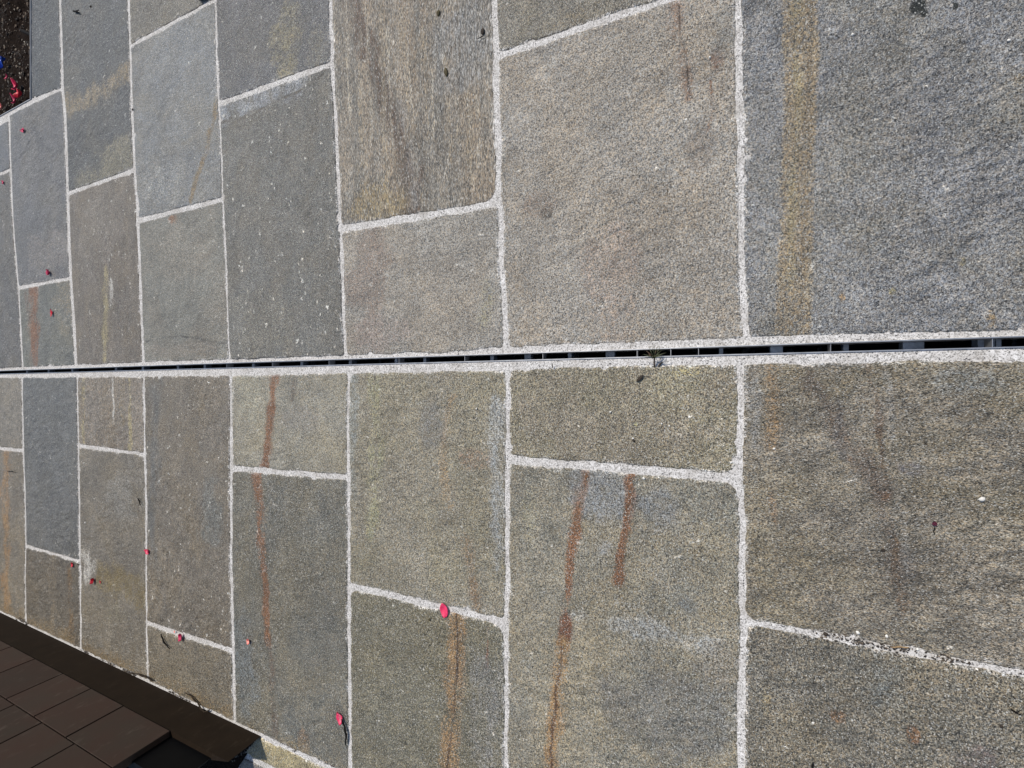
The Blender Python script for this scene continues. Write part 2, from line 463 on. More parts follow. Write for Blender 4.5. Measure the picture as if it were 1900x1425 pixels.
def build_slab(key, poly, corners, label, col, colB=None, colC=None, ang=0., stretch=(1, 1), grain=.5, bump=.8, tint=.6,
               rough=.75, cleft=-1.25, stains_shade=(), steps=(), rads=(.012, .012, .012, .012), cat='paving stone', group='paving stones laid beside the slot drain', haze=.55, speck=.35, zoff=0.0, res=None):
    seed = sum(ord(c) * (i + 3) for i, c in enumerate(key)) % 97 + 1
    poly = round_corners(poly, corners, rads)
    A = np.array(poly)
    cx, cy = A.mean(0)
    u, v = PX(min(max(cx, -1.2), 1.8), max(cy, -.45))
    rp = res or max(.0030, .00115 * (H + cy * .62))
    x0, y0 = A.min(0) - .012; x1, y1 = A.max(0) + .012
    xs = np.arange(x0, x1 + rp, rp); ys = np.arange(y0, y1 + rp, rp)
    X, Y = np.meshgrid(xs, ys, indexing='ij')
    jx = X + .0 * X; jy = Y
    d = sdf(jx, jy, poly)
    d = d + .0035 * fbm(X * 45, Y * 45, seed, 3) + .0045 * fbm(X * 11, Y * 11, seed + 9, 2)
    chip = fbm(X * 22, Y * 22, seed + 31, 2)
    d = d + np.where(chip > .42, (chip - .42) * .05, 0)
    ga = cleft
    RX, RY = X * math.cos(ga) + Y * math.sin(ga), -X * math.sin(ga) + Y * math.cos(ga)
    W1 = .02 * fbm(X * 9, Y * 9, seed + 77, 2)
    patchy = np.clip(.75 + 1.5 * fbm(X * 3.5, Y * 3.5, seed + 21, 2), .25, 1.6)
    relief = rough * (.0040 * fbm(X * 4, Y * 4, seed + 2, 2) + patchy * (.0026 * fbm((RX + W1) * 22, (RY + W1) * 50, seed + 5, 3) + .0018 * np.abs(fbm((RX + W1) * 30, (RY + W1) * 75, seed + 15, 2)) + .0010 * fbm(X * 120, Y * 120, seed + 8, 2)))
    z = .0014 + zoff + relief * (.35 + .65 * np.clip(-d / .03, 0, 1))
    for st in steps:           # cleft layers: the side left of the drawn line lies lower
        pts = [P(*q) for q in st[0]]
        best = np.full(X.shape, 1e9); sg = np.zeros(X.shape)
        for (ax, ay), (bx, by) in zip(pts[:-1], pts[1:]):
            ex, ey = bx - ax, by - ay; L2 = ex * ex + ey * ey
            t = np.clip(((X - ax) * ex + (Y - ay) * ey) / L2, 0, 1)
            dd = np.sqrt((X - ax - t * ex) ** 2 + (Y - ay - t * ey) ** 2)
            s = np.sign(ex * (Y - ay) - ey * (X - ax))
            m = dd < best
            best = np.where(m, dd, best); sg = np.where(m, s, sg)
        sd_ = best * sg + .003 * fbm(X * 40, Y * 40, seed + 4, 2)
        k = np.clip(.5 + sd_ / (2 * .004), 0, 1)
        z = z - st[1] * (1 - k)
    z = np.maximum(z, -.0003)
    tt = np.clip(d + .007, 0, None)
    z = z - (tt / .007) ** 2 * .0012 - np.where(d > 0, d * 3.0, 0)
    z = np.where(d > .0075, -.035, np.maximum(z, -.035))
    keep = d < .011
    # surface marks, with light and shade of the clefts painted in
    C = np.zeros(X.shape + (4,)); 
    def over(rgb, a):
        a = np.clip(a, 0, 1)
        a0 = C[..., 3]
        na = a + a0 * (1 - a)
        for i in range(3):
            C[..., i] = np.where(na > 1e-6, (rgb[i] * a + C[..., i] * a0 * (1 - a)) / np.maximum(na, 1e-6), rgb[i])
        C[..., 3] = na
    for st in stains_shade:
        kind, geo, w, c, s = st
        gm_ = sum(c) / 3.0
        rgb = alb(tuple(q + (gm_ - q) * .28 for q in c))
        if kind == 'L':
            pts = [P(*q) for q in geo]
            q0 = geo[len(geo) // 2]
            a_, b_ = P(q0[0] - w / 2, q0[1]), P(q0[0] + w / 2, q0[1])
            hw = math.hypot(a_[0] - b_[0], a_[1] - b_[1]) / 2
            dd = pl_dist(X + .008 * fbm(X * 18, Y * 18, seed + 40, 2), Y + .010 * fbm(X * 18, Y * 18, seed + 41, 3), pts)
            hwv = hw * (1 + 1.1 * fbm(X * 9, Y * 9, seed + 50, 3))
            a = s * .92 * np.clip((hwv * 1.6 - dd) / (hwv * 1.25), 0, 1)
            a = a * (1 + 1.5 * fbm(X * 12, Y * 34, seed + 51, 3))
            over(rgb, a)
        elif kind == 'B':      # sharp-sided band
            pts = [P(*q) for q in geo]
            q0 = geo[len(geo) // 2]
            a_, b_ = P(q0[0] - w / 2, q0[1]), P(q0[0] + w / 2, q0[1])
            hw = math.hypot(a_[0] - b_[0], a_[1] - b_[1]) / 2
            dd = pl_dist(X, Y + .004 * fbm(X * 12, Y * 12, seed + 41, 3), pts)
            over(rgb, s * np.clip((hw * (1 + .22 * fbm(X * 5, Y * 5, seed + 13, 2)) - dd) / .012 + .5, 0, 1) * (1 + .5 * fbm(X * 10, Y * 40, seed + 3, 2)))
        elif kind == 'O':      # round patch: geo = (u, v, ru, rv)
            c0 = P(geo[0], geo[1]); cu = P(geo[0] + geo[2], geo[1]); cv = P(geo[0], geo[1] + geo[3])
            ry = abs(cu[1] - c0[1]); rx = abs(cv[0] - c0[0])
            q = np.sqrt(((X - c0[0]) / rx) ** 2 + ((Y - c0[1]) / ry) ** 2) + .9 * fbm(X * 12, Y * 12, seed + 61, 3)
            over(rgb, s * np.clip((1.15 - q) / .6, 0, 1))
        elif kind == 'X':      # tint towards the wall
            q = np.clip((XW + w + .05 * fbm(X * 8, Y * 8, seed, 3) - X) / w, 0, 1)
            over(rgb, s * q * (1 + 1.2 * fbm(X * 6, Y * 14, seed + 5, 3)))
    sp = vn((RX + W1) * 42, (RY + W1) * 95, seed + 90) + .35 * vn(X * 160, Y * 160, seed + 91)
    over(alb((196, 194, 186)), speck * np.clip((sp - .43) / .10, 0, 1))
    e = np.clip((d + .011) / .011, 0, 1) ** 1.3 * haze * .9 * np.clip(.55 + 2.2 * fbm(X * 34, Y * 34, seed + 70, 3), 0, 1)
    over(MORT, e)
    # mesh
    idx = -np.ones(X.shape, int)
    quad = keep[:-1, :-1] & keep[1:, :-1] & keep[1:, 1:] & keep[:-1, 1:]
    used = np.zeros(X.shape, bool)
    for a, b in ((slice(None, -1), slice(None, -1)), (slice(1, None), slice(None, -1)), (slice(1, None), slice(1, None)), (slice(None, -1), slice(1, None))):
        used[a, b] |= quad
    idx[used] = np.arange(used.sum())
    jit = rp * .25
    VX = X + jit * vn(X * 300, Y * 300, 3) * 2; VY = Y + jit * vn(X * 300, Y * 300, 7) * 2
    V = np.stack([VX[used] - cx, VY[used] - cy, z[used]], 1)
    Fq = np.stack([idx[:-1, :-1][quad], idx[1:, :-1][quad], idx[1:, 1:][quad], idx[:-1, 1:][quad]], 1)
    me = bpy.data.meshes.new('stone_slab')
    me.vertices.add(len(V)); me.vertices.foreach_set('co', V.ravel())
    me.loops.add(Fq.size); me.loops.foreach_set('vertex_index', Fq.ravel())
    me.polygons.add(len(Fq)); me.polygons.foreach_set('loop_start', np.arange(0, Fq.size, 4))
    me.polygons.foreach_set('use_smooth', np.ones(len(Fq), bool))
    me.update(); me.validate()
    at = me.color_attributes.new('stain_shade', 'FLOAT_COLOR', 'POINT')
    at.data.foreach_set('color', C[used].astype(np.float32).ravel())
    def desat(c, k=None):
        k = .40 if c[2] >= c[0] else .16
        fac = 1.0 - .13 * min(1, max(0, (cy - .9) / 2.2)) * (1 if cx > 0 else .45)
        c = (c[0] * fac * 1.006, c[1] * fac * .982, c[2] * fac * (.935 if cx < 0 else .965))
        m_ = sum(c) / 3.0
        return tuple(q + (m_ - q) * k for q in c)
    cA = alb(desat(col))
    cB = alb(desat(colB)) if colB else tuple(x * .80 for x in cA)
    cC = alb(desat(colC)) if colC else (cA[0] * 1.05, cA[1] * .97, cA[2] * .80)
    me.materials.append(stone_mat('stone ' + key, cA, cB, cC, seed, ang, stretch, grain, bump, tint))
    o = bpy.data.objects.new('stone_slab', me)
    scene.collection.objects.link(o)
    o.location = (cx, cy, 0)
    setp(o, label, cat, group)
    return o

def ln(a, b, th): return ('ln', a, b, th)
OUT = ('out', -190)
pSU, pSL = ('pl', SU), ('pl', SL)
WL = ('wall', .012)
jA = ln((0, 323), (21, 313), 6)
jP = ln((-60, 251), (62, 192), 8)           # edge of the planting bed
jPB = ln((62, 190), (114, 165), 5)
jB = ln((34, 534), (131, 516), 7)
jC = ln((129, 358), (247, 316), 8)
jD1 = ln((242, 85), (395, 2), 8)
jD2 = ln((258, 409), (413, 369), 9)
jE = ln((408, 192), (613, 119), 11)
jF = ln((634, 425), (924, 378), 15)
jG = ln((925, 103), (1240, -1), 15)
ja = ln((0, 832), (43, 836), 6)
jb = ln((49, 1013), (148, 1042), 5)
jc = ln((146, 827), (268, 843), 7)
jd = ln((273, 1156), (432, 1208), 10)
je = ln((430, 869), (646, 886), 11)
jf = ln((650, 1087), (938, 1155), 14)
jg = ln((943, 853), (1368, 887), 18)
jh = ln((1383, 1152), (1900, 1252), 13)
WX = ('X', None, .10, (120, 100, 66), .75)
GRN = dict(grain=.55)

SLABS = [
 # key, side, left joint, right joint, top, bottom, label, colour, extras
 ('A1', JU, -1, 0, ln((-60, 262), (62, 198), 6), jA, 'small bluish slab at the left edge just under the planting bed corner', (114, 120, 129), dict(haze=.3)),
 ('A2', JU, -1, 0, jA, pSU, 'dark grey slab cut by the left edge, ending just above the drain', (108, 108, 106), dict()),
 ('B1', JU, 0, 1, OUT, jPB, 'dark blue grey slab touching the near side of the planting bed', (72, 79, 83), dict(grain=.4)),
 ('B2', JU, 0, 1, jPB, jB, 'blue grey slab with two pink petals, below the planting bed corner', (115, 118, 122), dict(grain=.4, stains_shade=[('O', (85, 470, 60, 50), 0, (128, 120, 112), .4)])),
 ('B3', JU, 0, 1, jB, pSU, 'small grey slab with one rust streak and a red petal, above the drain', (120, 124, 118), dict(stains_shade=[('L', [(63, 538), (64, 600), (66, 676)], 13, RUST, .85), ('L', [(48, 545), (54, 590)], 5, BROWN, .5), ('O', (120, 560, 20, 60), 0, OCHRE, .3)])),
 ('C1', JU, 1, 2, OUT, jC, 'grey slab with a diagonal olive brown band and a Y shaped twig', (86, 91, 93), dict(colC=(104, 100, 84), tint=.5, stains_shade=[('L', [(122, 196), (160, 188), (200, 158), (240, 132)], 18, OCHRE, .7), ('O', (215, 300, 40, 55), 0, (114, 108, 86), .75), ('O', (170, 330, 45, 25), 0, (112, 106, 84), .5)])),
 ('C2', JU, 1, 2, jC, pSU, 'brownish slab with a thin yellow streak running down to the drain', (122, 116, 106), dict(ang=1.2, speck=.6, cleft=.1, stretch=(1, 1.8), grain=.6, stains_shade=[('L', [(197, 500), (195, 600), (197, 674)], 9, YELLOW, .65), ('L', [(207, 525), (208, 565)], 6, PALE, .5), ('O', (180, 400, 45, 60), 0, (112, 104, 92), .5)])),
 ('D1', JU, 2, 3, OUT, jD1, 'olive grey slab with a dark block at its corner on the top edge', (112, 110, 100), dict(grain=.6)),
 ('D2', JU, 2, 3, jD1, jD2, 'pale blue grey slab with a thin curved rust vein at its right', (124, 131, 134), dict(grain=.42, colC=(134, 132, 120), stains_shade=[('L', [(402, 190), (398, 220), (388, 255), (380, 290), (366, 330), (355, 370)], 8, (120, 100, 66), .85), ('O', (300, 350, 60, 40), 0, (140, 140, 134), .3), ('O', (345, 255, 18, 12), 0, (98, 104, 106), .6)])),
 ('D3', JU, 2, 3, jD2, pSU, 'greenish grey slab with a curved cleft line near the drain', (128, 130, 122), dict(grain=.4, colC=(128, 120, 104), stains_shade=[('O', (318, 406, 8, 9), 0, RUST, .8), ('O', (340, 650, 90, 14), 0, (120, 112, 98), .6), ('O', (330, 470, 50, 70), 0, (126, 120, 106), .4), ('L', [(268, 634), (300, 627), (330, 624), (370, 628), (400, 636), (424, 639)], 3, DARK, .7)],  # thin dark line paints the shade of the cleft into the colour
   steps=[([(424, 640), (400, 637), (370, 629), (330, 625), (300, 628), (266, 635)], .0018)])),
 ('E1', JU, 3, 4, OUT, jE, 'grey slab with an ochre patch, third column above the drain from the middle seam', (96, 99, 103), dict(grain=.5, stains_shade=[('O', (533, 75, 28, 75), 0, (122, 114, 86), .75), ('O', (590, 100, 30, 60), 0, (106, 102, 88), .5)])),
 ('E2', JU, 3, 4, jE, pSU, 'long dark speckled slab with a cleft step along its top corner', (110, 112, 108), dict(ang=1.0, cleft=.1, speck=.95, stretch=(1, 1.5), grain=.62, colC=(112, 108, 96), stains_shade=[('L', [(412, 208), (450, 203), (480, 188), (520, 172), (560, 148)], 26, (126, 130, 134), .8), ('L', [(408, 228), (450, 222), (482, 206), (520, 188), (560, 166), (600, 140)], 4, (78, 70, 58), .9), ('O', (500, 172, 1, 1), 0, (118, 124, 130), .6), ('O', (450, 228, 50, 18), 0, (100, 94, 80), .6), ('O', (480, 600, 70, 60), 0, (120, 116, 102), .35)],  # pale strip and thin dark line paint the step's light and shade
   steps=[([(406, 228), (450, 222), (482, 206), (520, 188), (560, 166), (616, 132)], -.0022)])),
 ('F1', JU, 4, 5, OUT, jF, 'tan brown slab with fine wood like grain and a faint rust diagonal', (124, 121, 111), dict(cleft=0., ang=.06, stretch=(.32, 1.6), grain=.62, bump=.7, colB=(106, 102, 92), colC=(132, 118, 96), tint=.6, stains_shade=[('L', [(655, 0), (672, 60), (695, 125), (730, 220), (762, 330), (768, 385)], 26, (84, 66, 50), 1.15)] + [('L', [(640 + 13.3 * q, -20 + 37 * (q * 7 % 5)), (645 + 13.3 * q, 100 + 40 * (q * 7 % 5)), (650 + 13.3 * q, 220 + 40 * (q * 3 % 4))], 4 + q % 3 * 2, ((148, 138, 118), (104, 99, 88), (136, 122, 98))[q % 3], .6) for q in range(20)] + [('O', (640, 200, 1, 1), 0, OCHRE, .1), ('O', (690, 370, 60, 50), 0, (134, 116, 78), .6), ('O', (860, 60, 50, 110), 0, (120, 120, 118), .5), ('L', [(770, 380), (755, 260), (742, 190)], 16, (118, 114, 108), .5)], rads=(.012, .012, .05, .012))),
 ('F2', JU, 4, 5, jF, pSU, 'squarish pale grey slab with a reddish patch at its left, above the drain', (138, 137, 130), dict(grain=.45, colC=(140, 130, 112), stains_shade=[('O', (680, 520, 42, 110), 0, (122, 106, 92), .6), ('O', (700, 620, 60, 40), 0, (136, 122, 112), .4), ('O', (900, 560, 20, 60), 0, (130, 124, 90), .35), ('L', [(720, 553), (745, 551)], 14, DARK, .3)])),
 ('G1', JU, 5, 6, OUT, jG, 'rough dark olive slab cut by the top edge above the big pale slab', (116, 114, 104), dict(ang=.8, stretch=(1, 1.5), grain=.65, rough=1.4, stains_shade=[('O', (1060, 35, 60, 25), 0, (112, 100, 76), .4)])),
 ('G2', JU, 5, 6, jG, pSU, 'largest pale grey slab, with a faint thin rust crack at upper right', (150, 147, 138), dict(grain=.45, bump=1.0, colC=(146, 136, 118), rough=1.3, stains_shade=[('L', [(1248, 0), (1258, 70), (1270, 140), (1278, 185)], 28, (128, 104, 84), .6), ('L', [(1258, 8), (1264, 70), (1272, 140), (1280, 190)], 3, (70, 56, 44), .8), ('O', (1328, 115, 14, 22), 0, (112, 84, 66), .6), ('L', [(1322, 150), (1321, 200), (1316, 240)], 6, RUST, .4), ('O', (1300, 290, 26, 70), 0, (118, 108, 96), .5), ('O', (1130, 510, 70, 110), 0, (150, 132, 116), .5), ('O', (1016, 396, 9, 9), 0, DARK, .7), ('O', (1000, 375, 35, 25), 0, (128, 112, 96), .5), ('O', (1347, 282, 4, 4), 0, DARK, .7), ('O', (1335, 60, 30, 50), 0, (116, 116, 110), .4)])),
 ('H1', JU, 6, 7, OUT, pSU, 'huge rough blue grey slab at upper right with a wide ochre band', (134, 137, 139), dict(grain=.45, bump=1.25, rough=2.8, colB=(108, 111, 113), colC=(128, 126, 114), stains_shade=[('B', [(1484, -190), (1484, 150), (1477, 400), (1471, 640)], 64, (138, 122, 95), .80), ('L', [(1500, -150), (1500, 150), (1492, 400), (1486, 620)], 9, (112, 98, 76), .5), ('L', [(1478, 0), (1480, 200), (1468, 420), (1466, 540)], 14, (140, 126, 90), .55), ('O', (1705, 12, 17, 16), 0, (34, 38, 34), 1.3), ('O', (1715, 25, 8, 8), 0, (34, 38, 34), 1.2), ('O', (1772, 13, 6, 8), 0, (44, 48, 44), 1.2), ('O', (1563, 551, 7, 8), 0, (150, 120, 80), .7), ('O', (1656, 540, 7, 7), 0, (132, 122, 80), .7), ('O', (1787, 487, 7, 8), 0, (134, 124, 88), .7), ('O', (1840, 590, 10, 22), 0, (136, 114, 80), .6), ('O', (1660, 230, 60, 30), 0, (116, 112, 104), .45), ('O', (1895, 145, 12, 8), 0, (138, 122, 94), .6)])),
 ('a1', JL, -1, 0, pSL, ja, 'small beige slab at the left edge just below the drain', (128, 124, 116), dict()),
 ('a2', JL, -1, 0, ja, WL, 'left edge slab with one ochre streak, below the drain beside the brown wall', (126, 121, 111), dict(stains_shade=[('L', [(12, 838), (11, 950), (14, 1050), (12, 1140)], 13, ORANGE, .8), WX])),
 ('b1', JL, 0, 1, pSL, jb, 'long plain dark blue grey slab, second column below the drain', (102, 106, 108), dict(grain=.5, tint=.3)),
 ('b2', JL, 0, 1, jb, WL, 'small dark brown slab beside the brown wall, second column', (102, 97, 88), dict(stains_shade=[('L', [(100, 1050), (98, 1130), (96, 1180)], 14, (118, 104, 80), .6), ('L', [(130, 1060), (132, 1150), (134, 1190)], 8, (112, 86, 50), .6), WX])),
 ('c1', JL, 1, 2, pSL, jc, 'small slab with several thin yellow streaks below the drain', (128, 121, 112), dict(ang=.05, stretch=(.6, 1.3), stains_shade=[('L', [(240, 702), (241, 760), (243, 836)], 7, YELLOW, .85), ('L', [(155, 705), (156, 822)], 6, YELLOW, .55), ('L', [(210, 703), (211, 785)], 3, PALE, .6), ('L', [(228, 705), (230, 780)], 12, OCHRE, .5)])),
 ('c2', JL, 1, 2, jc, WL, 'slab with a whitish corner smear and an olive streak, beside the wall', (118, 114, 106), dict(stains_shade=[('L', [(160, 1035), (172, 1052), (158, 1068)], 16, PALE, .8), ('L', [(188, 1074), (225, 1080), (268, 1102)], 26, (116, 100, 60), .8), ('O', (230, 930, 40, 50), 0, (126, 124, 116), .4), ('L', [(200, 1130), (230, 1140)], 14, (110, 104, 78), .3), WX])),
 ('d1', JL, 2, 3, pSL, jd, 'long brown grey slab, fourth column, running from drain to a wide joint', (114, 109, 101), dict(ang=.9, stretch=(1, 1.4), cleft=-.1, speck=.7, rough=1.3, grain=.62, stains_shade=[('L', [(292, 720), (286, 840), (281, 930), (284, 1020)], 22, (92, 92, 88), .55), ('O', (395, 950, 18, 90), 0, (100, 104, 100), .5)])),
 ('d2', JL, 2, 3, jd, WL, 'wedge shaped slab with a dark twig lying on it, beside the wall', (116, 111, 100), dict(grain=.6, stains_shade=[WX])),
 ('e1', JL, 3, 4, pSL, je, 'small slab below the drain split by a bold rust streak', (138, 137, 128), dict(grain=.45, stains_shade=[('L', [(507, 698), (503, 760), (497, 820), (491, 862)], 15, RUST, 1.), ('L', [(548, 700), (545, 745)], 9, BROWN, .5), ('O', (460, 740, 26, 60), 0, (142, 138, 116), .5), ('O', (560, 780, 40, 30), 0, (124, 118, 108), .4), ('L', [(432, 850), (432, 700)], 6, PALE, .4)])),
 ('e2', JL, 3, 4, je, WL, 'long dark slab with a rust streak fading down its left side', (108, 107, 100), dict(grain=.52, colB=(94, 96, 92), stains_shade=[('L', [(478, 882), (482, 950), (487, 1040), (493, 1110), (499, 1190)], 13, RUST, .95), ('L', [(500, 1190), (506, 1290), (509, 1380)], 12, BROWN, .55), ('O', (450, 1230, 30, 120), 0, (98, 104, 104), .6), ('O', (562, 1375, 12, 20), 0, (122, 96, 66), .6), ('X', None, .06, (120, 104, 72), .6)])),
 ('f1', JL, 4, 5, pSL, jf, 'big yellowish grey slab in the middle below the drain', (134, 130, 117), dict(grain=.52, bump=.9, rough=1.2, colC=(126, 121, 98), tint=.6, stains_shade=[('L', [(838, 735), (828, 790), (822, 860), (832, 935)], 15, (140, 116, 80), .45), ('L', [(868, 1000), (874, 1060), (888, 1125)], 24, (126, 102, 72), .5), ('L', [(921, 740), (918, 900), (922, 1050)], 24, (140, 142, 138), .6), ('L', [(695, 700), (700, 820), (690, 1000)], 18, (138, 134, 98), .6), ('O', (800, 800, 30, 60), 0, (112, 110, 106), .4), ('O', (875, 850, 30, 20), 0, (136, 108, 84), .35), ('O', (655, 790, 12, 120), 0, (120, 126, 122), .5)], rads=(.03, .012, .012, .012))),
 ('f2', JL, 4, 5, jf, WL, 'dark olive slab with an orange vein split by a dark crack', (108, 106, 92), dict(grain=.58, stains_shade=[('L', [(849, 1140), (847, 1220), (846, 1290), (839, 1360), (829, 1440)], 24, ORANGE, .75), ('L', [(849, 1140), (847, 1220), (846, 1290), (839, 1360), (829, 1440)], 3, (74, 50, 28), .95), ('L', [(908, 1165), (905, 1235)], 5, (116, 74, 48), .5), ('L', [(905, 1250), (900, 1400)], 60, (112, 110, 104), .5)], rads=(.03, .05, .012, .012))),
 ('g1', JL, 5, 6, pSL, jg, 'short mottled olive slab under the weed in the drain', (128, 122, 109), dict(grain=.6, rough=1.3, colB=(110, 105, 90), colC=(130, 127, 102), tint=.6, stains_shade=[('O', (1265, 690, 30, 12), 0, (138, 128, 84), .5), ('O', (1180, 787, 6, 6), 0, (146, 140, 84), .6)], rads=(.02, .03, .035, .012))),
 ('g2', JL, 5, 6, jg, WL, 'large slab with two bold rust streaks, right of centre', (133, 129, 117), dict(grain=.5, bump=.85, rough=1.2, colB=(110, 110, 102), stains_shade=[('O', (1120, 930, 60, 80), 0, (122, 124, 123), .7), ('O', (1225, 950, 35, 60), 0, (114, 117, 118), .5), ('O', (1190, 1165, 130, 24), 0, (146, 146, 140), .6), ('O', (1265, 1120, 28, 24), 0, (88, 92, 90), .6), ('O', (1260, 1330, 130, 90), 0, (100, 98, 92), .5), ('O', (985, 960, 30, 80), 0, (134, 128, 100), .5), ('L', [(1084, 876), (1080, 900), (1076, 935), (1070, 990), (1060, 1040), (1055, 1100), (1049, 1150)], 17, RUST, 1.), ('O', (1049, 1180, 16, 34), 0, (112, 66, 38), .95), ('L', [(1046, 1190), (1040, 1240), (1031, 1310), (1024, 1440)], 22, ORANGE, .8), ('L', [(1046, 1200), (1040, 1240), (1028, 1320), (1022, 1440)], 4, (84, 50, 24), .9), ('L', [(1172, 880), (1166, 930), (1161, 975), (1153, 1030), (1149, 1075)], 20, RUST, .9), ('O', (1213, 1090, 8, 5), 0, DARK, .8), ('O', (1340, 1230, 30, 40), 0, (134, 126, 110), .5)], rads=(.012, .035, .012, .012))),
 ('h1', JL, 6, 7, pSL, jh, 'large rough brown grey slab at the right, just below the drain', (142, 136, 125), dict(grain=.55, bump=1.2, rough=2.9, ang=.15, stretch=(1.5, .8), colB=(104, 100, 92), colC=(130, 122, 100), stains_shade=[('L', [(1436, 685), (1438, 760), (1433, 830)], 20, (138, 112, 78), .5), ('L', [(1434, 910), (1437, 965)], 18, (138, 112, 82), .45), ('L', [(1500, 690), (1560, 800), (1630, 900), (1676, 1100)], 46, (106, 92, 78), .5), ('L', [(1606, 670), (1622, 740), (1630, 800)], 26, (106, 88, 72), .65), ('L', [(1630, 800), (1648, 900), (1668, 1060), (1680, 1130)], 14, (104, 86, 66), .6), ('O', (1643, 920, 14, 12), 0, (118, 86, 62), .6), ('L', [(1655, 960), (1668, 1060), (1672, 1140)], 12, (124, 100, 74), .45), ('L', [(1640, 680), (1655, 780), (1668, 900), (1688, 1090)], 22, (138, 134, 126), .25), ('O', (1575, 852, 8, 6), 0, (146, 120, 92), .6), ('L', [(1552, 740), (1558, 820), (1566, 850)], 18, (98, 92, 86), .45), ('O', (1400, 800, 14, 110), 0, (138, 136, 130), .5), ('O', (1800, 700, 120, 40), 0, (120, 124, 122), .5), ('O', (1690, 870, 26, 12), 0, (94, 92, 96), .5)])),
 ('h2', JL, 6, 7, jh, WL, 'dark slab at the lower right corner below the crumbling joint', (118, 114, 105), dict(grain=.6, bump=1.1, rough=1.6, colB=(104, 102, 94), stains_shade=[('O', (1555, 1330, 14, 10), 0, (122, 92, 62), .7), ('O', (1692, 1362, 12, 14), 0, (118, 84, 54), .8), ('O', (1422, 1300, 8, 22), 0, (126, 112, 80), .5), ('O', (1640, 1260, 60, 70), 0, (100, 104, 100), .5), ('O', (1820, 1400, 50, 40), 0, (92, 82, 78), .5)])),
]
for key, side, a, b, top, bot, label, col, ex in SLABS:
    poly, corners = slab_poly(side[a], side[b], top, bot)
    if key == 'B1':            # its far side is the planting bed
        X0, X1 = P(62, 190)[0], P(80, -190)[0]
        ya = YP - .004
        c = [np.array([P(80, -190)[0], ya]), corners[1], corners[2], np.array([XP, ya])]
        nb = [p for p in poly if p[1] < c[2][1] + .02]
        poly = [c[0], corners[1]] + [np.array(P(jat(JU[1], v) - 2, v)) for v in (0, 100)] + [corners[2], c[3]]
        corners = c
    build_slab(key, poly, corners, label, col, **ex)

# kerb stones past the end of the brown wall
def gp(*q): return [np.array(p) for p in q]
kx0, kx1 = XW - .006, P(500, 1425)[0] + .010
c = gp((kx0, YWE + .012), (kx0, YNEAR), (kx1, YNEAR), (kx1, YWE + .10))
build_slab('k1', list(c), c, 'narrow yellowish kerb stone in the lower left past the wall end', (150, 141, 112), grain=.6, colC=(148, 136, 92), res=.006, cat='kerb stone', group='stones past the wall end', zoff=.001)
kx2 = kx1 - .022
c = gp((kx2, YWE + .10), (kx2, YNEAR), (kx2 - .5, YNEAR), (kx2 - .5, YWE + .45))
build_slab('k2', list(c), c, 'grey slab showing a small corner at the bottom edge beyond the narrow kerb stone', (116, 114, 116), grain=.5, res=.006, cat='paving stone', group='stones past the wall end')

# ------------------------------------------------------------------ pavement bed of pale mortar, far paving, soil
ZM = -.0012
def quadmesh(rects, z):
    V, Fc = [], []
    for r in rects:
        n = len(V)
        V += [(p[0], p[1], z) for p in r]
        Fc.append(tuple(range(n, n + 4)))
    return V, Fc
XB = XW - 1.2
ue = .0016
cols = []
for k in range(0, 7):
    jn, jf_ = JU[k + 1], JU[k]
    ya = P(*jn[0][0])[1] if k < 6 else YNEAR
    yb = P(*jf_[0][0])[1] if k > 0 else YP
    um = (jn[0][0][0] + jf_[0][0][0]) / 2 if k else 90
    cols.append((ya, yb, P(um, -184)[0]))
rects = [[(xu(a) + ue, a), (t, a), (t, b), (xu(b) + ue, b)] for a, b, t in cols] + [
 [(xu(YP) + ue, YP), (XP, YP), (XP, YFAR), (xu(YFAR) + ue, YFAR)],
 [(XB, YNEAR), (xl(YNEAR) - ue, YNEAR), (xl(YFAR) - ue, YFAR), (XB, YFAR)]]
V, Fc = quadmesh(rects, ZM)
setp(mesh_obj('pavement', V, Fc, MORTAR), 'pale mortar bed and joints between the stone slabs', 'pavement', kind='structure')
yf, yn = 30, -20
rects = [
 [(xu(YFAR) + ue, YFAR), (XP, YFAR), (XP, yf), (xu(YFAR) + ue, yf)],
 [(XB, YFAR), (xl(YFAR) - ue, YFAR), (xl(YFAR) - ue, yf), (XB, yf)],
 *[[(t, a), (30, a), (30, b), (t, b)] for a, b, t in cols],
 [(-30, yn), (30, yn), (30, YNEAR), (-30, YNEAR)],
 [(-30, YNEAR), (XB, YNEAR), (XB, yf), (-30, yf)]]
V, Fc = quadmesh(rects, ZM)
setp(mesh_obj('ground', V, Fc, ground_mat()), kind='structure')

# planting bed: lumpy dark soil below the paving, held by a thin pale metal edge
SOIL = simple('soil', (.020, .013, .009), .95, scale=90, bump=.006, spec=.05, col2=(.006, .004, .003))
xs = np.linspace(XP - .001, XP + 2.2, 160); ys = np.linspace(YP - .01, YP + 2.6, 190)
X, Y = np.meshgrid(xs, ys, indexing='ij')
Z = -.05 + .03 * fbm(X * 7, Y * 7, 4, 3) + .012 * fbm(X * 40, Y * 40, 6, 2)
V = np.stack([X.ravel(), Y.ravel(), Z.ravel()], 1)
n2 = len(ys)
Fc = [(i * n2 + j, (i + 1) * n2 + j, (i + 1) * n2 + j + 1, i * n2 + j + 1) for i in range(len(xs) - 1) for j in range(n2 - 1)]
setp(mesh_obj('soil', V, Fc, SOIL, smooth=True), kind='structure')
V, Fc = quadmesh([[(XP + 2.1, YP, -.05), (30, YP, -.05), (30, yf, -.05), (XP + 2.1, yf, -.05)], [(XP, YP + 2.5), (XP + 2.1, YP + 2.5), (XP + 2.1, yf), (XP, yf)]], -.06)
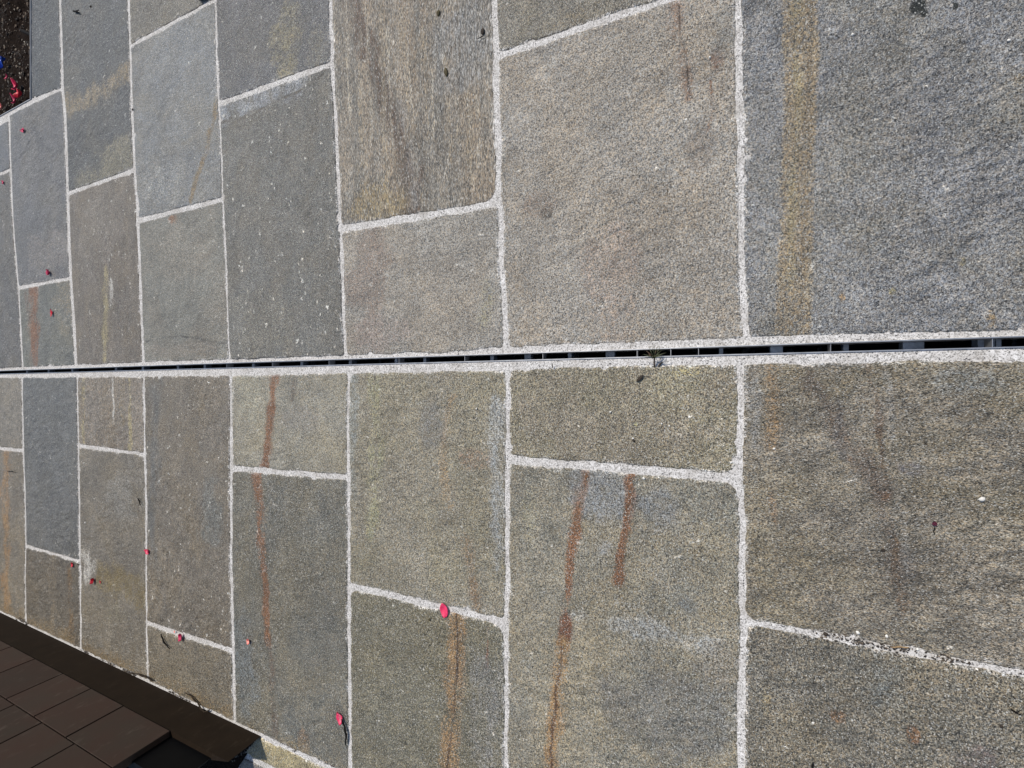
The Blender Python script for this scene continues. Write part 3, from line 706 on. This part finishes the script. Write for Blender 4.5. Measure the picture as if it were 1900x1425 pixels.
setp(mesh_obj('ground', V, Fc, SOIL), kind='structure')
EDGE = simple('edge strip', (.30, .31, .33), .55, var=.15, scale=30)
V, Fc = [], []
box(V, Fc, XP - .002, XP + .002, YP + .0, yf, -.12, .003)
box(V, Fc, XP + .0, 8, YP - .003, YP + .002, -.12, .006)
setp(mesh_obj('bed_edging', V, Fc, EDGE), 'thin grey edging strip around the dark planting bed corner', 'edging')

V = [(XW - .03, YWE + .03, .0015), (XB, YWE + .9, .0015), (XB, yf, .0015), (XW - .03, yf, .0015)]
setp(mesh_obj('soil', V, [(0, 3, 2, 1)], SOIL), kind='structure')

random.seed(11)
def chip(V, Fc, x, y, z, s, flat=.5):
    """an angular crumb: a jittered, squashed octahedron-like lump"""
    n = len(V)
    a = random.random() * 6.28
    el = random.uniform(.5, 1.6)
    pts = []
    for k in range(5):
        t = a + k * 1.2566 + random.uniform(-.3, .3); r = s * random.uniform(.6, 1.1)
        px_, py_ = r * math.cos(t), r * math.sin(t) * el
        pts.append((x + px_ * math.cos(a) - py_ * math.sin(a), y + px_ * math.sin(a) + py_ * math.cos(a), z + random.uniform(0, .25) * s * flat))
    V += pts
    V.append((x + random.uniform(-.2, .2) * s, y + random.uniform(-.2, .2) * s, z + s * flat * random.uniform(.5, 1.1)))
    V.append((x, y, z - s * flat * .4))
    for k in range(5):
        Fc.append((n + k, n + (k + 1) % 5, n + 5)); Fc.append((n + (k + 1) % 5, n + k, n + 6))

V, Fc = [], []
for i in range(2600):
    x = XP + random.random() ** .9 * 1.15 + .01; y = YP + .008 + random.random() ** 1.3 * .9
    z = -.05 + .03 * float(fbm(np.array(x * 7.), np.array(y * 7.), 4, 3))
    chip(V, Fc, x, y, z + .003, random.choice((.0025, .0035, .005, .008)) * random.uniform(.7, 1.4), .7)
GRAVEL = bpy.data.materials.new('bed crumbs'); GRAVEL.use_nodes = True
nt = GRAVEL.node_tree
gm = nt.nodes.new('ShaderNodeNewGeometry'); rp_ = nt.nodes.new('ShaderNodeValToRGB')
els = rp_.color_ramp.elements
els[0].color = (.015, .010, .007, 1); els[1].color = (.42, .38, .31, 1); els[1].position = 1
for p_, c_ in ((.45, (.03, .02, .013, 1)), (.62, (.075, .055, .04, 1)), (.8, (.16, .11, .07, 1)), (.93, (.25, .22, .17, 1))):
    e_ = els.new(p_); e_.color = c_
nt.links.new(gm.outputs['Random Per Island'], rp_.inputs[0]); nt.links.new(rp_.outputs[0], nt.nodes['Principled BSDF'].inputs['Base Color'])
nt.nodes['Principled BSDF'].inputs['Roughness'].default_value = .85
setp(mesh_obj('gravel', V, Fc, GRAVEL), 'bark crumbs and tiny pale stones scattered over the dark bed soil', 'gravel', kind='stuff')

# ------------------------------------------------------------------ slot drain
root = bpy.data.objects.new('slot_drain', None); scene.collection.objects.link(root)
YD0 = -3.0; YD1 = 12.0
setp(root, 'long narrow steel slot drain running between the two slab fields', 'drain')
STEEL = simple('galvanised steel', (.52, .53, .54), .38, var=.2, scale=40, metal=.75)
ZINC = simple('dull zinc', (.36, .42, .50), .6, var=.35, scale=50, metal=.2)
DRK = simple('drain dark', (.010, .011, .012), .8, scale=70, col2=(.004, .004, .005))
def strip(name, fa, fb, z0, z1, mat):
    V = []
    for y in (YD0, YD1):
        V += [(fa(y), y, z0), (fb(y), y, z0), (fb(y), y, z1), (fa(y), y, z1)]
    return mesh_obj(name, V, [(0, 1, 2, 3), (7, 6, 5, 4), (0, 4, 5, 1), (1, 5, 6, 2), (2, 6, 7, 3), (3, 7, 4, 0)], mat, root)
strip('lip', lambda y: xu(y) - .0009, lambda y: xu(y) + .0016, -.045, .0022, STEEL)
strip('lip', lambda y: xl(y) - .0016, lambda y: xl(y) + .0009, -.045, .0022, STEEL)
V, Fc = [], []
y0, y1 = YD0, YD1
def qd(a, b, c_, d_):
    n = len(V); V.extend((a, b, c_, d_)); Fc.append((n, n + 1, n + 2, n + 3))
za, zb = -.045, -.16
for (xa, z_a), (xb, z_b) in (((lambda y: xl(y) - .0016, za), (lambda y: xl(y) - .05, za - .001)), ((lambda y: xl(y) - .05, za - .001), (lambda y: xl(y) - .05, zb)),
                             ((lambda y: xl(y) - .05, zb), (lambda y: xu(y) + .05, zb)), ((lambda y: xu(y) + .05, zb), (lambda y: xu(y) + .05, za)), ((lambda y: xu(y) + .05, za), (lambda y: xu(y) + .0016, za))):
    qd((xa(y0), y0, z_a), (xb(y0), y0, z_b), (xb(y1), y1, z_b), (xa(y1), y1, z_a))
mesh_obj('channel', V, Fc, DRK, root)
thin = [862, 1007, 1182, 1244.5, 1296, 1541.5, 1842, 740, 610, 505, 420]
first = None
def rib(u, w, z0, z1, mat, name):
    Y = P(u, 660)[1]
    if z1 < -.02:            # deeper bars: follow the sight line down so they stand at the true depth
        vv = 712.5 - F * (xu(Y) + xl(Y)) / 2 / (Y * cth + H * sth)
        a = (950 - u) / F
        t = -(H - z1) / (-sth + a * cth); Y = (cth + a * sth) * t
    V, Fc = [], []
    hw = w / 2
    xa, xb = xl(Y) + .0007, xu(Y) - .0007
    if z1 < -.046: xa -= .04; xb += .04
    box(V, Fc, xa, xb, Y - hw, Y + hw, z0, z1)
    return mesh_obj(name, V, Fc, mat, root)
for u in thin: rib(u, .0010, -.030, -.0008, STEEL, 'rib')
for u, w in ((735, .012), (788, .010), (913, .012), (979, .020), (1057, .010), (1132, .024), (1338, .009), (1441, .026), (1570, .010), (1695, .036), (1830, .026), (1853, .008), (560, .014), (650, .014), (470, .014), (380, .014), (330, .016), (265, .018), (215, .018), (134, .018), (90, .02), (50, .02)):
    rib(u, w, -.075, -.05, ZINC, 'crossbar')
V, Fc = [], []
random.seed(3)
for i in range(260):
    y = random.uniform(-.7, 2.4)
    if (int(y * 9) * 7919) % 5 > 2: continue
    chip(V, Fc, random.uniform(xl(y) - .02, xu(y) + .02), y, -.155 + .004 * random.random(), random.uniform(.004, .013), .35)
o = mesh_obj('sediment', V, Fc, simple('sediment', (.12, .14, .16), .7, col2=(.03, .035, .04), scale=160), root); o['kind'] = 'stuff'

# ------------------------------------------------------------------ brown wall at lower left
BRN = simple('brown panel', alb((54, 45, 38), .95), .6, scale=7, spec=.2, col2=alb((57, 42, 35), .95))
BRD = simple('brown base', alb((33, 25, 17), .95), .75, var=.14, scale=14, spec=.1)
BLK = simple('black panel', (.0016, .0016, .002), .5, scale=20, spec=.1)
def weather(m, amt):           # tone from board to board, pale dust and scuffs
    nt = m.node_tree; N = nt.nodes; L = nt.links; b = N['Principled BSDF']
    src = b.inputs['Base Color'].links[0].from_socket
    ge = N.new('ShaderNodeNewGeometry'); q = N.new('ShaderNodeMapRange'); q.inputs[3].default_value = 1 - amt; q.inputs[4].default_value = 1 + amt
    L.new(ge.outputs['Random Per Island'], q.inputs[0])
    m1 = N.new('ShaderNodeMix'); m1.data_type = 'RGBA'; m1.blend_type = 'MULTIPLY'; m1.inputs[0].default_value = 1
    L.new(src, m1.inputs[6]); L.new(q.outputs[0], m1.inputs[7])
    tc = N.new('ShaderNodeTexCoord'); n = N.new('ShaderNodeTexNoise'); n.inputs['Scale'].default_value = 26; n.inputs['Detail'].default_value = 9; n.inputs['Roughness'].default_value = .75
    mp = N.new('ShaderNodeMapping'); mp.inputs['Scale'].default_value = (1, 1, .45)
    L.new(tc.outputs['Object'], mp.inputs['Vector']); L.new(mp.outputs[0], n.inputs['Vector'])
    q2 = N.new('ShaderNodeMapRange'); q2.inputs[1].default_value = .56; q2.inputs[2].default_value = .80; q2.inputs[4].default_value = .55
    L.new(n.outputs[0], q2.inputs[0])
    m2 = N.new('ShaderNodeMix'); m2.data_type = 'RGBA'; m2.inputs[7].default_value = (.16, .13, .105, 1)
    L.new(q2.outputs[0], m2.inputs[0]); L.new(m1.outputs[2], m2.inputs[6]); L.new(m2.outputs[2], b.inputs['Base Color'])
weather(BRN, .16); weather(BRD, .0); BRD.node_tree.nodes['Mix.002'].inputs[7].default_value = (.06, .045, .03, 1)
wall = bpy.data.objects.new('brown_wall', None); scene.collection.objects.link(wall); wall.location = (XW, YWE, 0)
setp(wall, 'dark brown clad wall rising at the lower left past the slab edge', 'wall')
def wmesh(name, V, Fc, mat): 
    return mesh_obj(name, [(x - XW, y - YWE, z) for x, y, z in V], Fc, mat, wall)
ZP = .13; YFE = 14.0; ZT = .88
yc_end = onwall(321, 1355, XW)[0]
# base: front face, end cut back out of sight
def prism(name, mat, xa, xb, ya, yb, z0, z1, cut=.18):
    V = [(xa, ya, z0), (xa, yb, z0), (xb, yb, z0), (xb, ya + cut, z0), (xa, ya, z1), (xa, yb, z1), (xb, yb, z1), (xb, ya + cut, z1)]
    return wmesh(name, V, [(0, 3, 2, 1), (4, 5, 6, 7), (0, 1, 5, 4), (1, 2, 6, 5), (2, 3, 7, 6), (3, 0, 4, 7)], mat)
prism('plinth', BRD, XW, XW - .05, YWE, YFE, -.02, ZP)
prism('dark_panel', BLK, XW - .02, XW - .05, YWE + .10, yc_end + .05, ZP, .26, cut=.03)
# cladding panels, each a slightly proud board, running bond
V, Fc = [], []
def board(ya, yb, z0, z1, dx=0.0):
    n = len(V); x0_ = XW - .03; x1_ = XW + .004 + dx; bv = .0007
    V.extend([(x0_, ya, z0), (x0_, yb, z0), (x0_, yb, z1), (x0_, ya, z1),
              (x1_ - bv, ya, z0), (x1_ - bv, yb, z0), (x1_ - bv, yb, z1), (x1_ - bv, ya, z1),
              (x1_, ya + bv, z0 + bv), (x1_, yb - bv, z0 + bv), (x1_, yb - bv, z1 - bv), (x1_, ya + bv, z1 - bv)])
    for a, b in ((0, 4), (4, 8)):
        for k in range(4):
            k2 = (k + 1) % 4
            Fc.append((n + a + k, n + a + k2, n + b + k2, n + b + k))
    Fc.append((n + 8, n + 9, n + 10, n + 11))
heads1 = [onwall(u, v, XW)[0] for u, v in ((224, 1314), (163, 1282), (113, 1253), (63, 1224.5), (21, 1201))]
heads2 = [onwall(u, v, XW)[0] for u, v in ((129, 1387), (71, 1346), (21, 1311.5))]
st = heads1[1] - heads1[0]
zc = [ZP + .003, ZP + .003 + .190, ZP + .003 + .38, ZP + .003 + .57, ZP + .003 + .76]
for r in range(4):
    hs = heads1 if r % 2 == 0 else heads2
    s_ = hs[1] - hs[0]
    seq = [yc_end] + list(hs)
    while seq[-1] < YFE: seq.append(seq[-1] + s_)
    if r % 2 == 1: seq = [yc_end] + [q for q in seq[1:] if q > yc_end + .05]
    for k, (a, b) in enumerate(zip(seq[:-1], seq[1:])):
        board(a + .0036, b - .0036, zc[r], zc[r + 1] - .0045, random.uniform(-.0006, .0006))
wmesh('cladding', V, Fc, BRN)
prism('backing', BLK, XW - .031, XW - .05, yc_end + .055, YFE, ZP, ZT - .02, cut=.0)

# ------------------------------------------------------------------ small things lying about
def leaf_mesh(L_, W_, curl=.25, notch=0, seg=(10, 7), droop=.0, wav=.0, seed=1):
    V, Fc = [], []
    rr = random.Random(seed)
    ph = rr.random() * 6
    for i in range(seg[0] + 1):
        t = i / seg[0]
        w = W_ / 2 * (math.sin(math.pi * min(1, t * .96 + .03)) ** .75) * (1.0 - .25 * t)
        for j in range(seg[1] + 1):
            s = -1 + 2 * j / seg[1]
            y = s * w
            z = curl * abs(s) ** 1.6 * W_ * .5 + droop * (t - .5) ** 2 * L_ - .0006 * (1 - abs(s)) + wav * math.sin(t * 9 + s * 2 + ph) * W_
            x = (t - .5) * L_ + (notch * L_ * .15 * abs(s) if t > .9 else 0)
            V.append((x, y, z))
    m = seg[1] + 1
    for i in range(seg[0]):
        for j in range(seg[1]):
            Fc.append((i * m + j, (i + 1) * m + j, (i + 1) * m + j + 1, i * m + j + 1))
    zmin = min(v[2] for v in V)
    return [(x, y, z - zmin) for x, y, z in V], Fc

def thick(V, Fc, t=.0004):
    n = len(V)
    W = list(V) + [(x, y, z + t) for x, y, z in V]
    G = [tuple(reversed(f)) for f in Fc] + [tuple(q + n for q in f) for f in Fc]
    from collections import Counter
    cnt = Counter()
    for f in Fc:
        for a, b in zip(f, f[1:] + f[:1]): cnt[(min(a, b), max(a, b))] += 1
    for f in Fc:
        for a, b in zip(f, f[1:] + f[:1]):
            if cnt[(min(a, b), max(a, b))] == 1: G.append((a, b, b + n, a + n))
    return W, G

def petal_mat(name, c1, c2, c3=None):
    return simple(name, alb(c1, .8), .5, scale=170, bump=.0006, col2=alb(c2, .8), spec=.4)
PM = dict(pink=petal_mat('petal pink', (214, 62, 100), (190, 44, 80)), red=petal_mat('petal red', (198, 42, 62), (160, 40, 48)),
          pale=petal_mat('petal pale', (232, 160, 145), (214, 120, 110)), mag=petal_mat('petal magenta', (196, 52, 96), (150, 38, 70)), wine=petal_mat('petal wine', (84, 24, 44), (60, 20, 36)))
VEIN = simple('petal vein', alb((238, 170, 178), .8), .5)

def gz(x, y): return .0030
def petal(u, v, L_, W_, ang, mat, label, veins=False, z=None, curl=.3, tilt=0.0, dr=.5, grp='fallen petals scattered on the paving'):
    x, y = P(u, v)
    if z is None: z = gz(x, y)
    k_ = 1.2 if u > 550 else .95; L_ *= k_; W_ *= k_
    Vv, Ff = leaf_mesh(L_, W_, curl, seed=int(u * 7 + v), droop=dr, wav=.05)
    W, G = thick(Vv, Ff)
    r = bpy.data.objects.new('petal', None) if veins else None
    o = mesh_obj('petal' if not veins else 'blade', W, G, PM[mat], smooth=True)
    if veins:
        scene.collection.objects.link(r); r.location = (x, y, z); r.rotation_euler = (tilt, 0, ang)
        o.parent = r
        V2, F2 = [], []
        for k in (-1, 0, 1):
            pts = []
            for t in np.linspace(.08, .8 if k else .95, 6):
                i = t * 10; s = k * .55 * (t ** .8)
                w = W_ / 2 * (math.sin(math.pi * min(1, t * .96 + .03)) ** .75) * (1 - .25 * t)
                zz = curl * abs(s) ** 1.6 * W_ * .5 + dr * (t - .5) ** 2 * L_
                pts.append(((t - .5) * L_, s * w, zz + .0022))
            tube(V2, F2, pts, .0006, 5)
        mesh_obj('vein', V2, F2, VEIN, r, smooth=True)
        return setp(r, label, 'petal', grp)
    o.location = (x, y, z); o.rotation_euler = (tilt, 0, ang)
    return setp(o, label, 'petal', grp)

# angles: photo up is +X, photo left is +Y
petal(46, 243, .045, .030, 1.45, 'mag', 'pink petal on the blue grey slab nearest the planting bed')
petal(8, 339, .030, .020, .6, 'mag', 'tiny pink petal at the far left edge on the dark slab')
petal(94, 506, .034, .030, .2, 'mag', 'curled pink petal just above the second joint from the planting bed', curl=.7)
petal(99, 581, .042, .024, .1, 'red', 'red petal with a yellow edge on the small rust streaked slab')
petal(277, 1022, .034, .028, 1.1, 'pink', 'pink petal on the joint between third and fourth columns', curl=.5)
petal(137, 1047, .026, .020, .3, 'red', 'small red petal beside dark crumbs at a joint near the wall', curl=.5)
petal(176, 1076, .034, .024, -.3, 'red', 'crumpled red petal on the whitish smeared slab', curl=.8, tilt=.2)
petal(188, 1079, .016, .010, .5, 'red', 'tiny red fragment right of the crumpled red petal')
petal(339, 1180, .034, .027, .1, 'mag', 'pink petal lying on the wide pale joint beside a dark twig', curl=.6)
petal(326, 1171, .012, .010, .6, 'pale', 'tiny pale pink scrap on the wide joint left of the pink petal')
petal(464, 1188, .022, .020, .4, 'pale', 'small round pale pink petal near the fading rust streak', curl=.6)
petal(826, 1130, .038, .028, .25, 'pink', 'largest bright pink petal on the joint above the orange vein', curl=.15, dr=.2)
petal(633, 1329, .036, .026, .35, 'pink', 'pink petal with pale veins at the top of a curved dark stalk', veins=True, curl=.25)
petal(1732, 970, .008, .008, .3, 'wine', 'tiny dark wine red petal on the rough brown grey slab')
def bedz(x, y): return -.05 + .03 * float(fbm(np.array(x * 7.), np.array(y * 7.), 4, 3)) + .018
for (u, v, L_, W_, a, m, lb) in ((29, 158, .075, .04, .2, 'pink', 'upper bright pink petal of the cluster on the dark bed'),
      (36, 175, .06, .05, -.9, 'red', 'crimson petal at the right of the cluster on the dark bed'),
      (26, 184, .07, .03, .3, 'mag', 'lowest pink petal of the cluster on the dark bed'),
      (10, 142, .035, .016, -.7, 'mag', 'thin pink sliver on the dark bed below the blue piece'),
      (1, 197, .05, .03, .2, 'pale', 'pale pink petal at the left edge of the dark bed'),
      (3, 118, .09, .045, -.9, None, 'bright blue plastic scrap at the left edge of the dark bed')):
    x, y = P(u, v)
    x0b, y0b = x, y
    for it in range(5):
        s_ = (H - bedz(x, y) - .01) / H
        x, y = x0b * s_, y0b * s_
    if m is None:
        Vv, Ff = leaf_mesh(L_, W_, .6, droop=.3, wav=.12, seed=9); W, G = thick(Vv, Ff, .001)
        o = mesh_obj('plastic_scrap', W, G, simple('blue plastic', (.012, .07, .42), .35, var=.2), smooth=True)
        o.location = (x, y, bedz(x, y)); o.rotation_euler = (.2, 0, a)
        setp(o, lb, 'plastic scrap')
    else:
        petal(0, 0, L_, W_, a, m, lb, curl=.7, dr=.9, grp='pink petals fallen on the dark bed')
        o = scene.collection.objects[-1]; o.location = (x, y, bedz(x, y))

TW = simple('twig bark', (.035, .026, .018), .85, var=.4, scale=200, bump=.001)
TWB = simple('twig black', (.012, .011, .010), .8, var=.3, scale=200, bump=.001)
TWL = simple('straw', (.30, .20, .10), .7, var=.3, scale=200)
def twig(pts, rad, mat, label, branches=(), name='twig', z=.006, cat='twig'):
    V, Fc = [], []
    def conv(ps, r):
        q = [P(*p) for p in ps]
        return [(x, y, z + r + .0015 * math.sin(i * 1.7)) for i, (x, y) in enumerate(q)]
    def dens(ps):
        out = []
        for a, b in zip(ps[:-1], ps[1:]):
            for t in (0, .33, .66): out.append((a[0] + (b[0] - a[0]) * t, a[1] + (b[1] - a[1]) * t))
        return out + [ps[-1]]
    d = dens(pts); n = len(d)
    rr = [rad * (.75 + .45 * random.random()) * (1 - .5 * abs(2 * i / (n - 1) - 1) ** 3) for i in range(n)]
    tube(V, Fc, conv(d, rad), rr, 7)
    for b in branches:
        d = dens(b); tube(V, Fc, conv(d, rad), [rad * .6 * (1 - .6 * i / len(d)) for i in range(len(d))], 6)
    o0 = V[0]
    return setp(mesh_obj(name, [(x - o0[0], y - o0[1], zz) for x, y, zz in V], Fc, mat, loc=(o0[0], o0[1], 0), smooth=True), label, cat)
twig([(303, 1174), (306, 1184), (311, 1193), (320, 1202)], .0034, TWB, 'dark bent twig on the wedge shaped slab left of a pink petal')
twig([(638, 1331), (643, 1345), (646, 1360), (645, 1378)], .0036, TWB, 'curved black stalk hanging below the veined pink petal', name='stalk', cat='stalk')
twig([(349, 1283), (360, 1290), (370, 1301), (379, 1315), (383, 1318), (390, 1317), (393, 1313)], .0030, TW, 'hooked brown twig at the wall foot, right of the other brown twig', name='twig')
twig([(248, 1247), (262, 1249), (275, 1254), (289, 1261)], .0034, TW, 'straight brown twig lying at the wall foot on the fourth column')
twig([(260, 923), (263, 930), (265, 937)], .0028, TWB, 'short dark twig next to the joint in the third column')
twig([(141, 24), (146, 24), (151, 26)], .0045, TWB, 'small Y shaped dark twig on the upper left grey slab', branches=[[(146, 24), (151, 21)]])
twig([(27, 50), (40, 56), (57, 64)], .009, TWB, 'thick black stick lying on the dark planting bed', z=-.03)
twig([(1871, 1311), (1880, 1317), (1890, 1322)], .0016, TWB, 'thin forked dark twig near the lower right edge', branches=[[(1880, 1317), (1892, 1313)]])
twig([(1507, 1410), (1506, 1418), (1508, 1424)], .0022, TWB, 'short dark twig at the bottom edge of the lower right slab')
twig([(1650, 1197), (1668, 1197), (1685, 1198)], .0016, TWL, 'pale straw lying in the crumbling joint', name='straw', cat='straw')
twig([(1027, 676), (1026, 683)], .0016, TWB, 'tiny dark sliver crossing the mortar below the drain')
twig([(1731, 976), (1730, 984), (1731, 990)], .0009, TWB, 'hair thin stalk below the tiny wine red petal', name='stalk', cat='stalk')
twig([(888, 76), (894, 72), (900, 70)], .0014, TWB, 'thin dark stalk by the seed at the right of the tan slab')
twig([(16, 874), (25, 874), (33, 876)], .0016, TWB, 'thin dark twig on the ochre streaked slab at the left edge')

SEED = simple('seed husk', (.07, .055, .02), .8, var=.4, scale=300, bump=.001)
for m_ in (TW, TWB): m_.node_tree.nodes['Principled BSDF'].inputs['Specular IOR Level'].default_value = .08
SEEDD = simple('dead leaf', (.035, .026, .018), .85, var=.4, scale=300, bump=.001)
def husk(u, v, L_, W_, ang, mat, label, name='seed_husk', cat='seed husk', H_=.5):
    x, y = P(u, v)
    V, Fc = [], []
    rr = random.Random(int(u + v))
    nu, nv = 10, 8
    for i in range(nu + 1):
        t = i / nu; r = math.sin(math.pi * t) ** .7
        for j in range(nv):
            a = 2 * math.pi * j / nv
            k = 1 + .18 * rr.uniform(-1, 1)
            V.append(((t - .5) * L_, W_ / 2 * r * math.cos(a) * k, .003 + W_ * H_ * .5 * r * (math.sin(a) * k + .8)))
    for i in range(nu):
        for j in range(nv):
            Fc.append((i * nv + j, i * nv + (j + 1) % nv, (i + 1) * nv + (j + 1) % nv, (i + 1) * nv + j))
    o = mesh_obj(name, V, Fc, mat, loc=(x, y, 0), smooth=True); o.rotation_euler = (0, 0, ang)
    return setp(o, label, cat)
husk(829, 135, .032, .013, .2, SEED, 'olive seed husk in the middle of the tan grained slab')
husk(815, 26, .022, .014, 0, SEED, 'olive brown seed husk near the top of the tan grained slab')
husk(897, 60, .024, .013, .1, SEEDD, 'dark seed husk at the right of the tan grained slab')
husk(1188, 702, .026, .009, -.75, SEEDD, 'dark shrivelled leaf bit on the olive slab under the drain weed', name='dark_fragment', cat='leaf fragment')
husk(1176, 817, .010, .007, .3, SEEDD, 'dark crumb beside a white pebble on the short olive slab', name='crumb', cat='crumb')
husk(1531, 1175, .010, .010, .3, SEEDD, 'round black crumb at the start of the crumbling joint', name='crumb', cat='crumb')
husk(1638, 1020, .010, .006, .6, SEEDD, 'small dark crumb in the middle of the rough brown slab', name='crumb', cat='crumb')
husk(170, 13, .014, .010, 0, SEEDD, 'small dark crumb near the top above the Y shaped twig', name='crumb', cat='crumb')
husk(248, 204, .012, .010, 0, SEEDD, 'black dot of dirt on the joint left of the pale blue slab', name='crumb', cat='crumb')
husk(798, 1149, .009, .007, 0, SEED, 'olive seed below left of the largest pink petal')
husk(1856, 1346, .008, .006, 0, SEEDD, 'dark crumb in the lower right corner slab', name='crumb', cat='crumb')
WP = simple('white pebble', (.78, .76, .70), .6, var=.15, scale=200)
for u, v, s_, lb in ((1820, 925, .014, 'largest white pebble, on the rough slab at the right edge'), (1133, 764, .0075, 'white pebble in the middle of the short olive slab'),
      (1175, 813, .0075, 'white pebble touching a dark crumb on the short olive slab'), (1436, 832, .008, 'white pebble at the left of the rough brown grey slab'),
      (1591, 1172, .011, 'white pebble on the crumbs above the crumbling joint'), (1195, 887, .010, 'beige pebble just under the joint right of the second rust streak'),
      (1644, 1179, .009, 'pale pebble above the crumbling joint, right of the whiter pebble'), (1701, 1203, .008, 'white pebble at the right end of the straw in the joint'),
      (160, 969, .013, 'white speck of stone on the third column below the drain'), (157, 859, .010, 'white speck right of the second joint line, third column'),
      (1228, 786, .006, 'left one of two tiny white pebbles at right of the olive slab'), (1242, 790, .006, 'right one of two tiny white pebbles at right of the olive slab'),
      (1508, 1339, .008, 'white pebble on the lower right slab'), (885, 758, .008, 'white pebble near the upper right of the yellowish slab'),
      (1317, 108, .008, 'white speck beside the rusty spot of the largest slab'), (1581, 66, .008, 'white pebble right of the ochre band, near the top'), (1870, 77, .008, 'white pebble near the top right corner')):
    husk(u, v, s_ * .85, s_ * .65, u % 3, WP, lb, name='pebble', cat='pebble', H_=.6)

# black block touching the top edge
V, Fc = [], []
bx, by = P(371.5, 7)
bm = bmesh.new()
bmesh.ops.create_cube(bm, size=1)
for v_ in bm.verts: v_.co = Vector((v_.co.x * .30, v_.co.y * .115, v_.co.z * .03))
bmesh.ops.bevel(bm, geom=bm.edges[:], offset=.006, segments=2, affect='EDGES')
me = bpy.data.meshes.new('rubber_block'); bm.to_mesh(me); bm.free()
me.materials.append(simple('black rubber', (.008, .008, .009), .6))
o = bpy.data.objects.new('rubber_block', me); scene.collection.objects.link(o)
o.location = (bx + .155, by - .06, .015); o.rotation_euler = (0, 0, 0)
setp(o, 'black block poking in at the top edge over a slab joint', 'block')

# crumbs along the wall foot and in the crumbling joint
V, Fc = [], []
random.seed(8)
for (u, v, n, s_) in ((42, 1150, 26, .006), (46, 1156, 12, .006), (158, 1209, 22, .005), (190, 1226, 10, .003), (204, 1231, 22, .005), (236, 1246, 34, .006), (246, 1250, 10, .005), (322, 1287, 16, .004), (342, 1300, 26, .004), (520, 1375, 16, .003), (534, 1383, 14, .003), (545, 1390, 8, .003), (606, 1415, 14, .004), (143, 1045, 14, .004), (150, 1048, 8, .004)):
    for i in range(n):
        uu = u + random.gauss(0, 5); vv = v + (uu - u) * .48 + random.gauss(0, 1.6)
        x, y = P(uu, vv); x = max(x, XW + .006) if u < 480 else x
        chip(V, Fc, x, y, .001, s_ * random.uniform(.4, 1.2), .7)
for i in range(230):
    t = random.choice((random.gauss(.12, .05), random.gauss(.2, .02), random.gauss(.36, .06), random.gauss(.62, .05), random.random()))
    uu = 1510 + t * 390; vv = 1174 + (uu - 1500) * .19 + random.gauss(-2, 3)
    x, y = P(uu, vv)
    chip(V, Fc, x, y, .002, random.uniform(.0008, .0032), .7)
for i in range(60):
    uu = 430 + random.random() * 50; vv = 1404 - (uu - 437) * .74 + random.gauss(2, 3) 
    x, y = P(uu, vv)
    chip(V, Fc, x, y, .002, random.uniform(.001, .004), .7)
DEB = bpy.data.materials.new('debris'); DEB.use_nodes = True
nt = DEB.node_tree
gm = nt.nodes.new('ShaderNodeNewGeometry'); rp_ = nt.nodes.new('ShaderNodeValToRGB')
els = rp_.color_ramp.elements; els[0].color = (.012, .009, .006, 1); els[1].color = (.30, .24, .17, 1)
e_ = els.new(.75); e_.color = (.05, .035, .022, 1)
nt.links.new(gm.outputs['Random Per Island'], rp_.inputs[0]); nt.links.new(rp_.outputs[0], nt.nodes['Principled BSDF'].inputs['Base Color'])
setp(mesh_obj('debris', V, Fc, DEB), 'dark bark crumbs and grit along the wall foot and in the worn joint', 'debris', kind='stuff')

# weed growing out of the drain
WG = simple('weed green', (.075, .085, .040), .6, var=.35, scale=120); WB = simple('weed stem', (.11, .07, .045), .8, var=.3, scale=200)
bx, by = P(1216, 664)
weed = bpy.data.objects.new('weed', None); scene.collection.objects.link(weed); weed.location = (bx, by, 0)
setp(weed, 'small spiky green weed sprouting from the slot drain', 'weed')
V, Fc = [], []
x0_, y0_ = P(1215, 680)
tube(V, Fc, [(x0_ - bx, y0_ - by, .000), (x0_ - bx + .006, y0_ - by + .0005, .010), (0, 0, .018), (.004, -.002, .026)], [.0022, .0020, .0018, .0012], 7)
mesh_obj('stem', V, Fc, WB, weed, smooth=True)
random.seed(21)
tips = [(1198, 650), (1205, 645), (1192, 657), (1202, 661), (1203, 656), (1210, 643), (1222, 640), (1226, 643), (1219, 646), (1229, 649), (1237, 654), (1231, 662), (1196, 663), (1214, 638), (1225, 656)]
for i, (u, v) in enumerate(tips):
    zt = .020 + random.uniform(0, .02)
    s_ = (H - zt) / H
    x, y = P(u, v); x, y = x * s_ - bx, y * s_ - by
    V, Fc = [], []
    base = Vector((random.uniform(-.002, .003), random.uniform(-.003, .003), .018)); tip = Vector((x, y, zt)) * 1.0
    d = tip - base; sd_ = Vector((-d.y, d.x, 0)).normalized()
    n = 7; w0 = random.uniform(.0007, .0013)
    for k in range(n + 1):
        t = k / n; p = base + d * t + Vector((0, 0, .010 * math.sin(math.pi * t)))
        w = w0 * (1 - t) ** .6 + .0001
        V += [tuple(p - sd_ * w), tuple(p + Vector((0, 0, -.0006))), tuple(p + sd_ * w)]
    for k in range(n):
        for j in range(2): Fc.append((k * 3 + j, k * 3 + j + 1, k * 3 + j + 4, k * 3 + j + 3))
    W, G = thick(V, Fc, .0003)
    mesh_obj('leaf', W, G, WG if i % 4 else WB, weed, smooth=True)
husk(1225, 676, .019, .005, -.75, SEEDD, 'dark brown sliver lying at the foot of the drain weed', name='dark_fragment', cat='leaf fragment')  # dark sliver at the foot of the weed
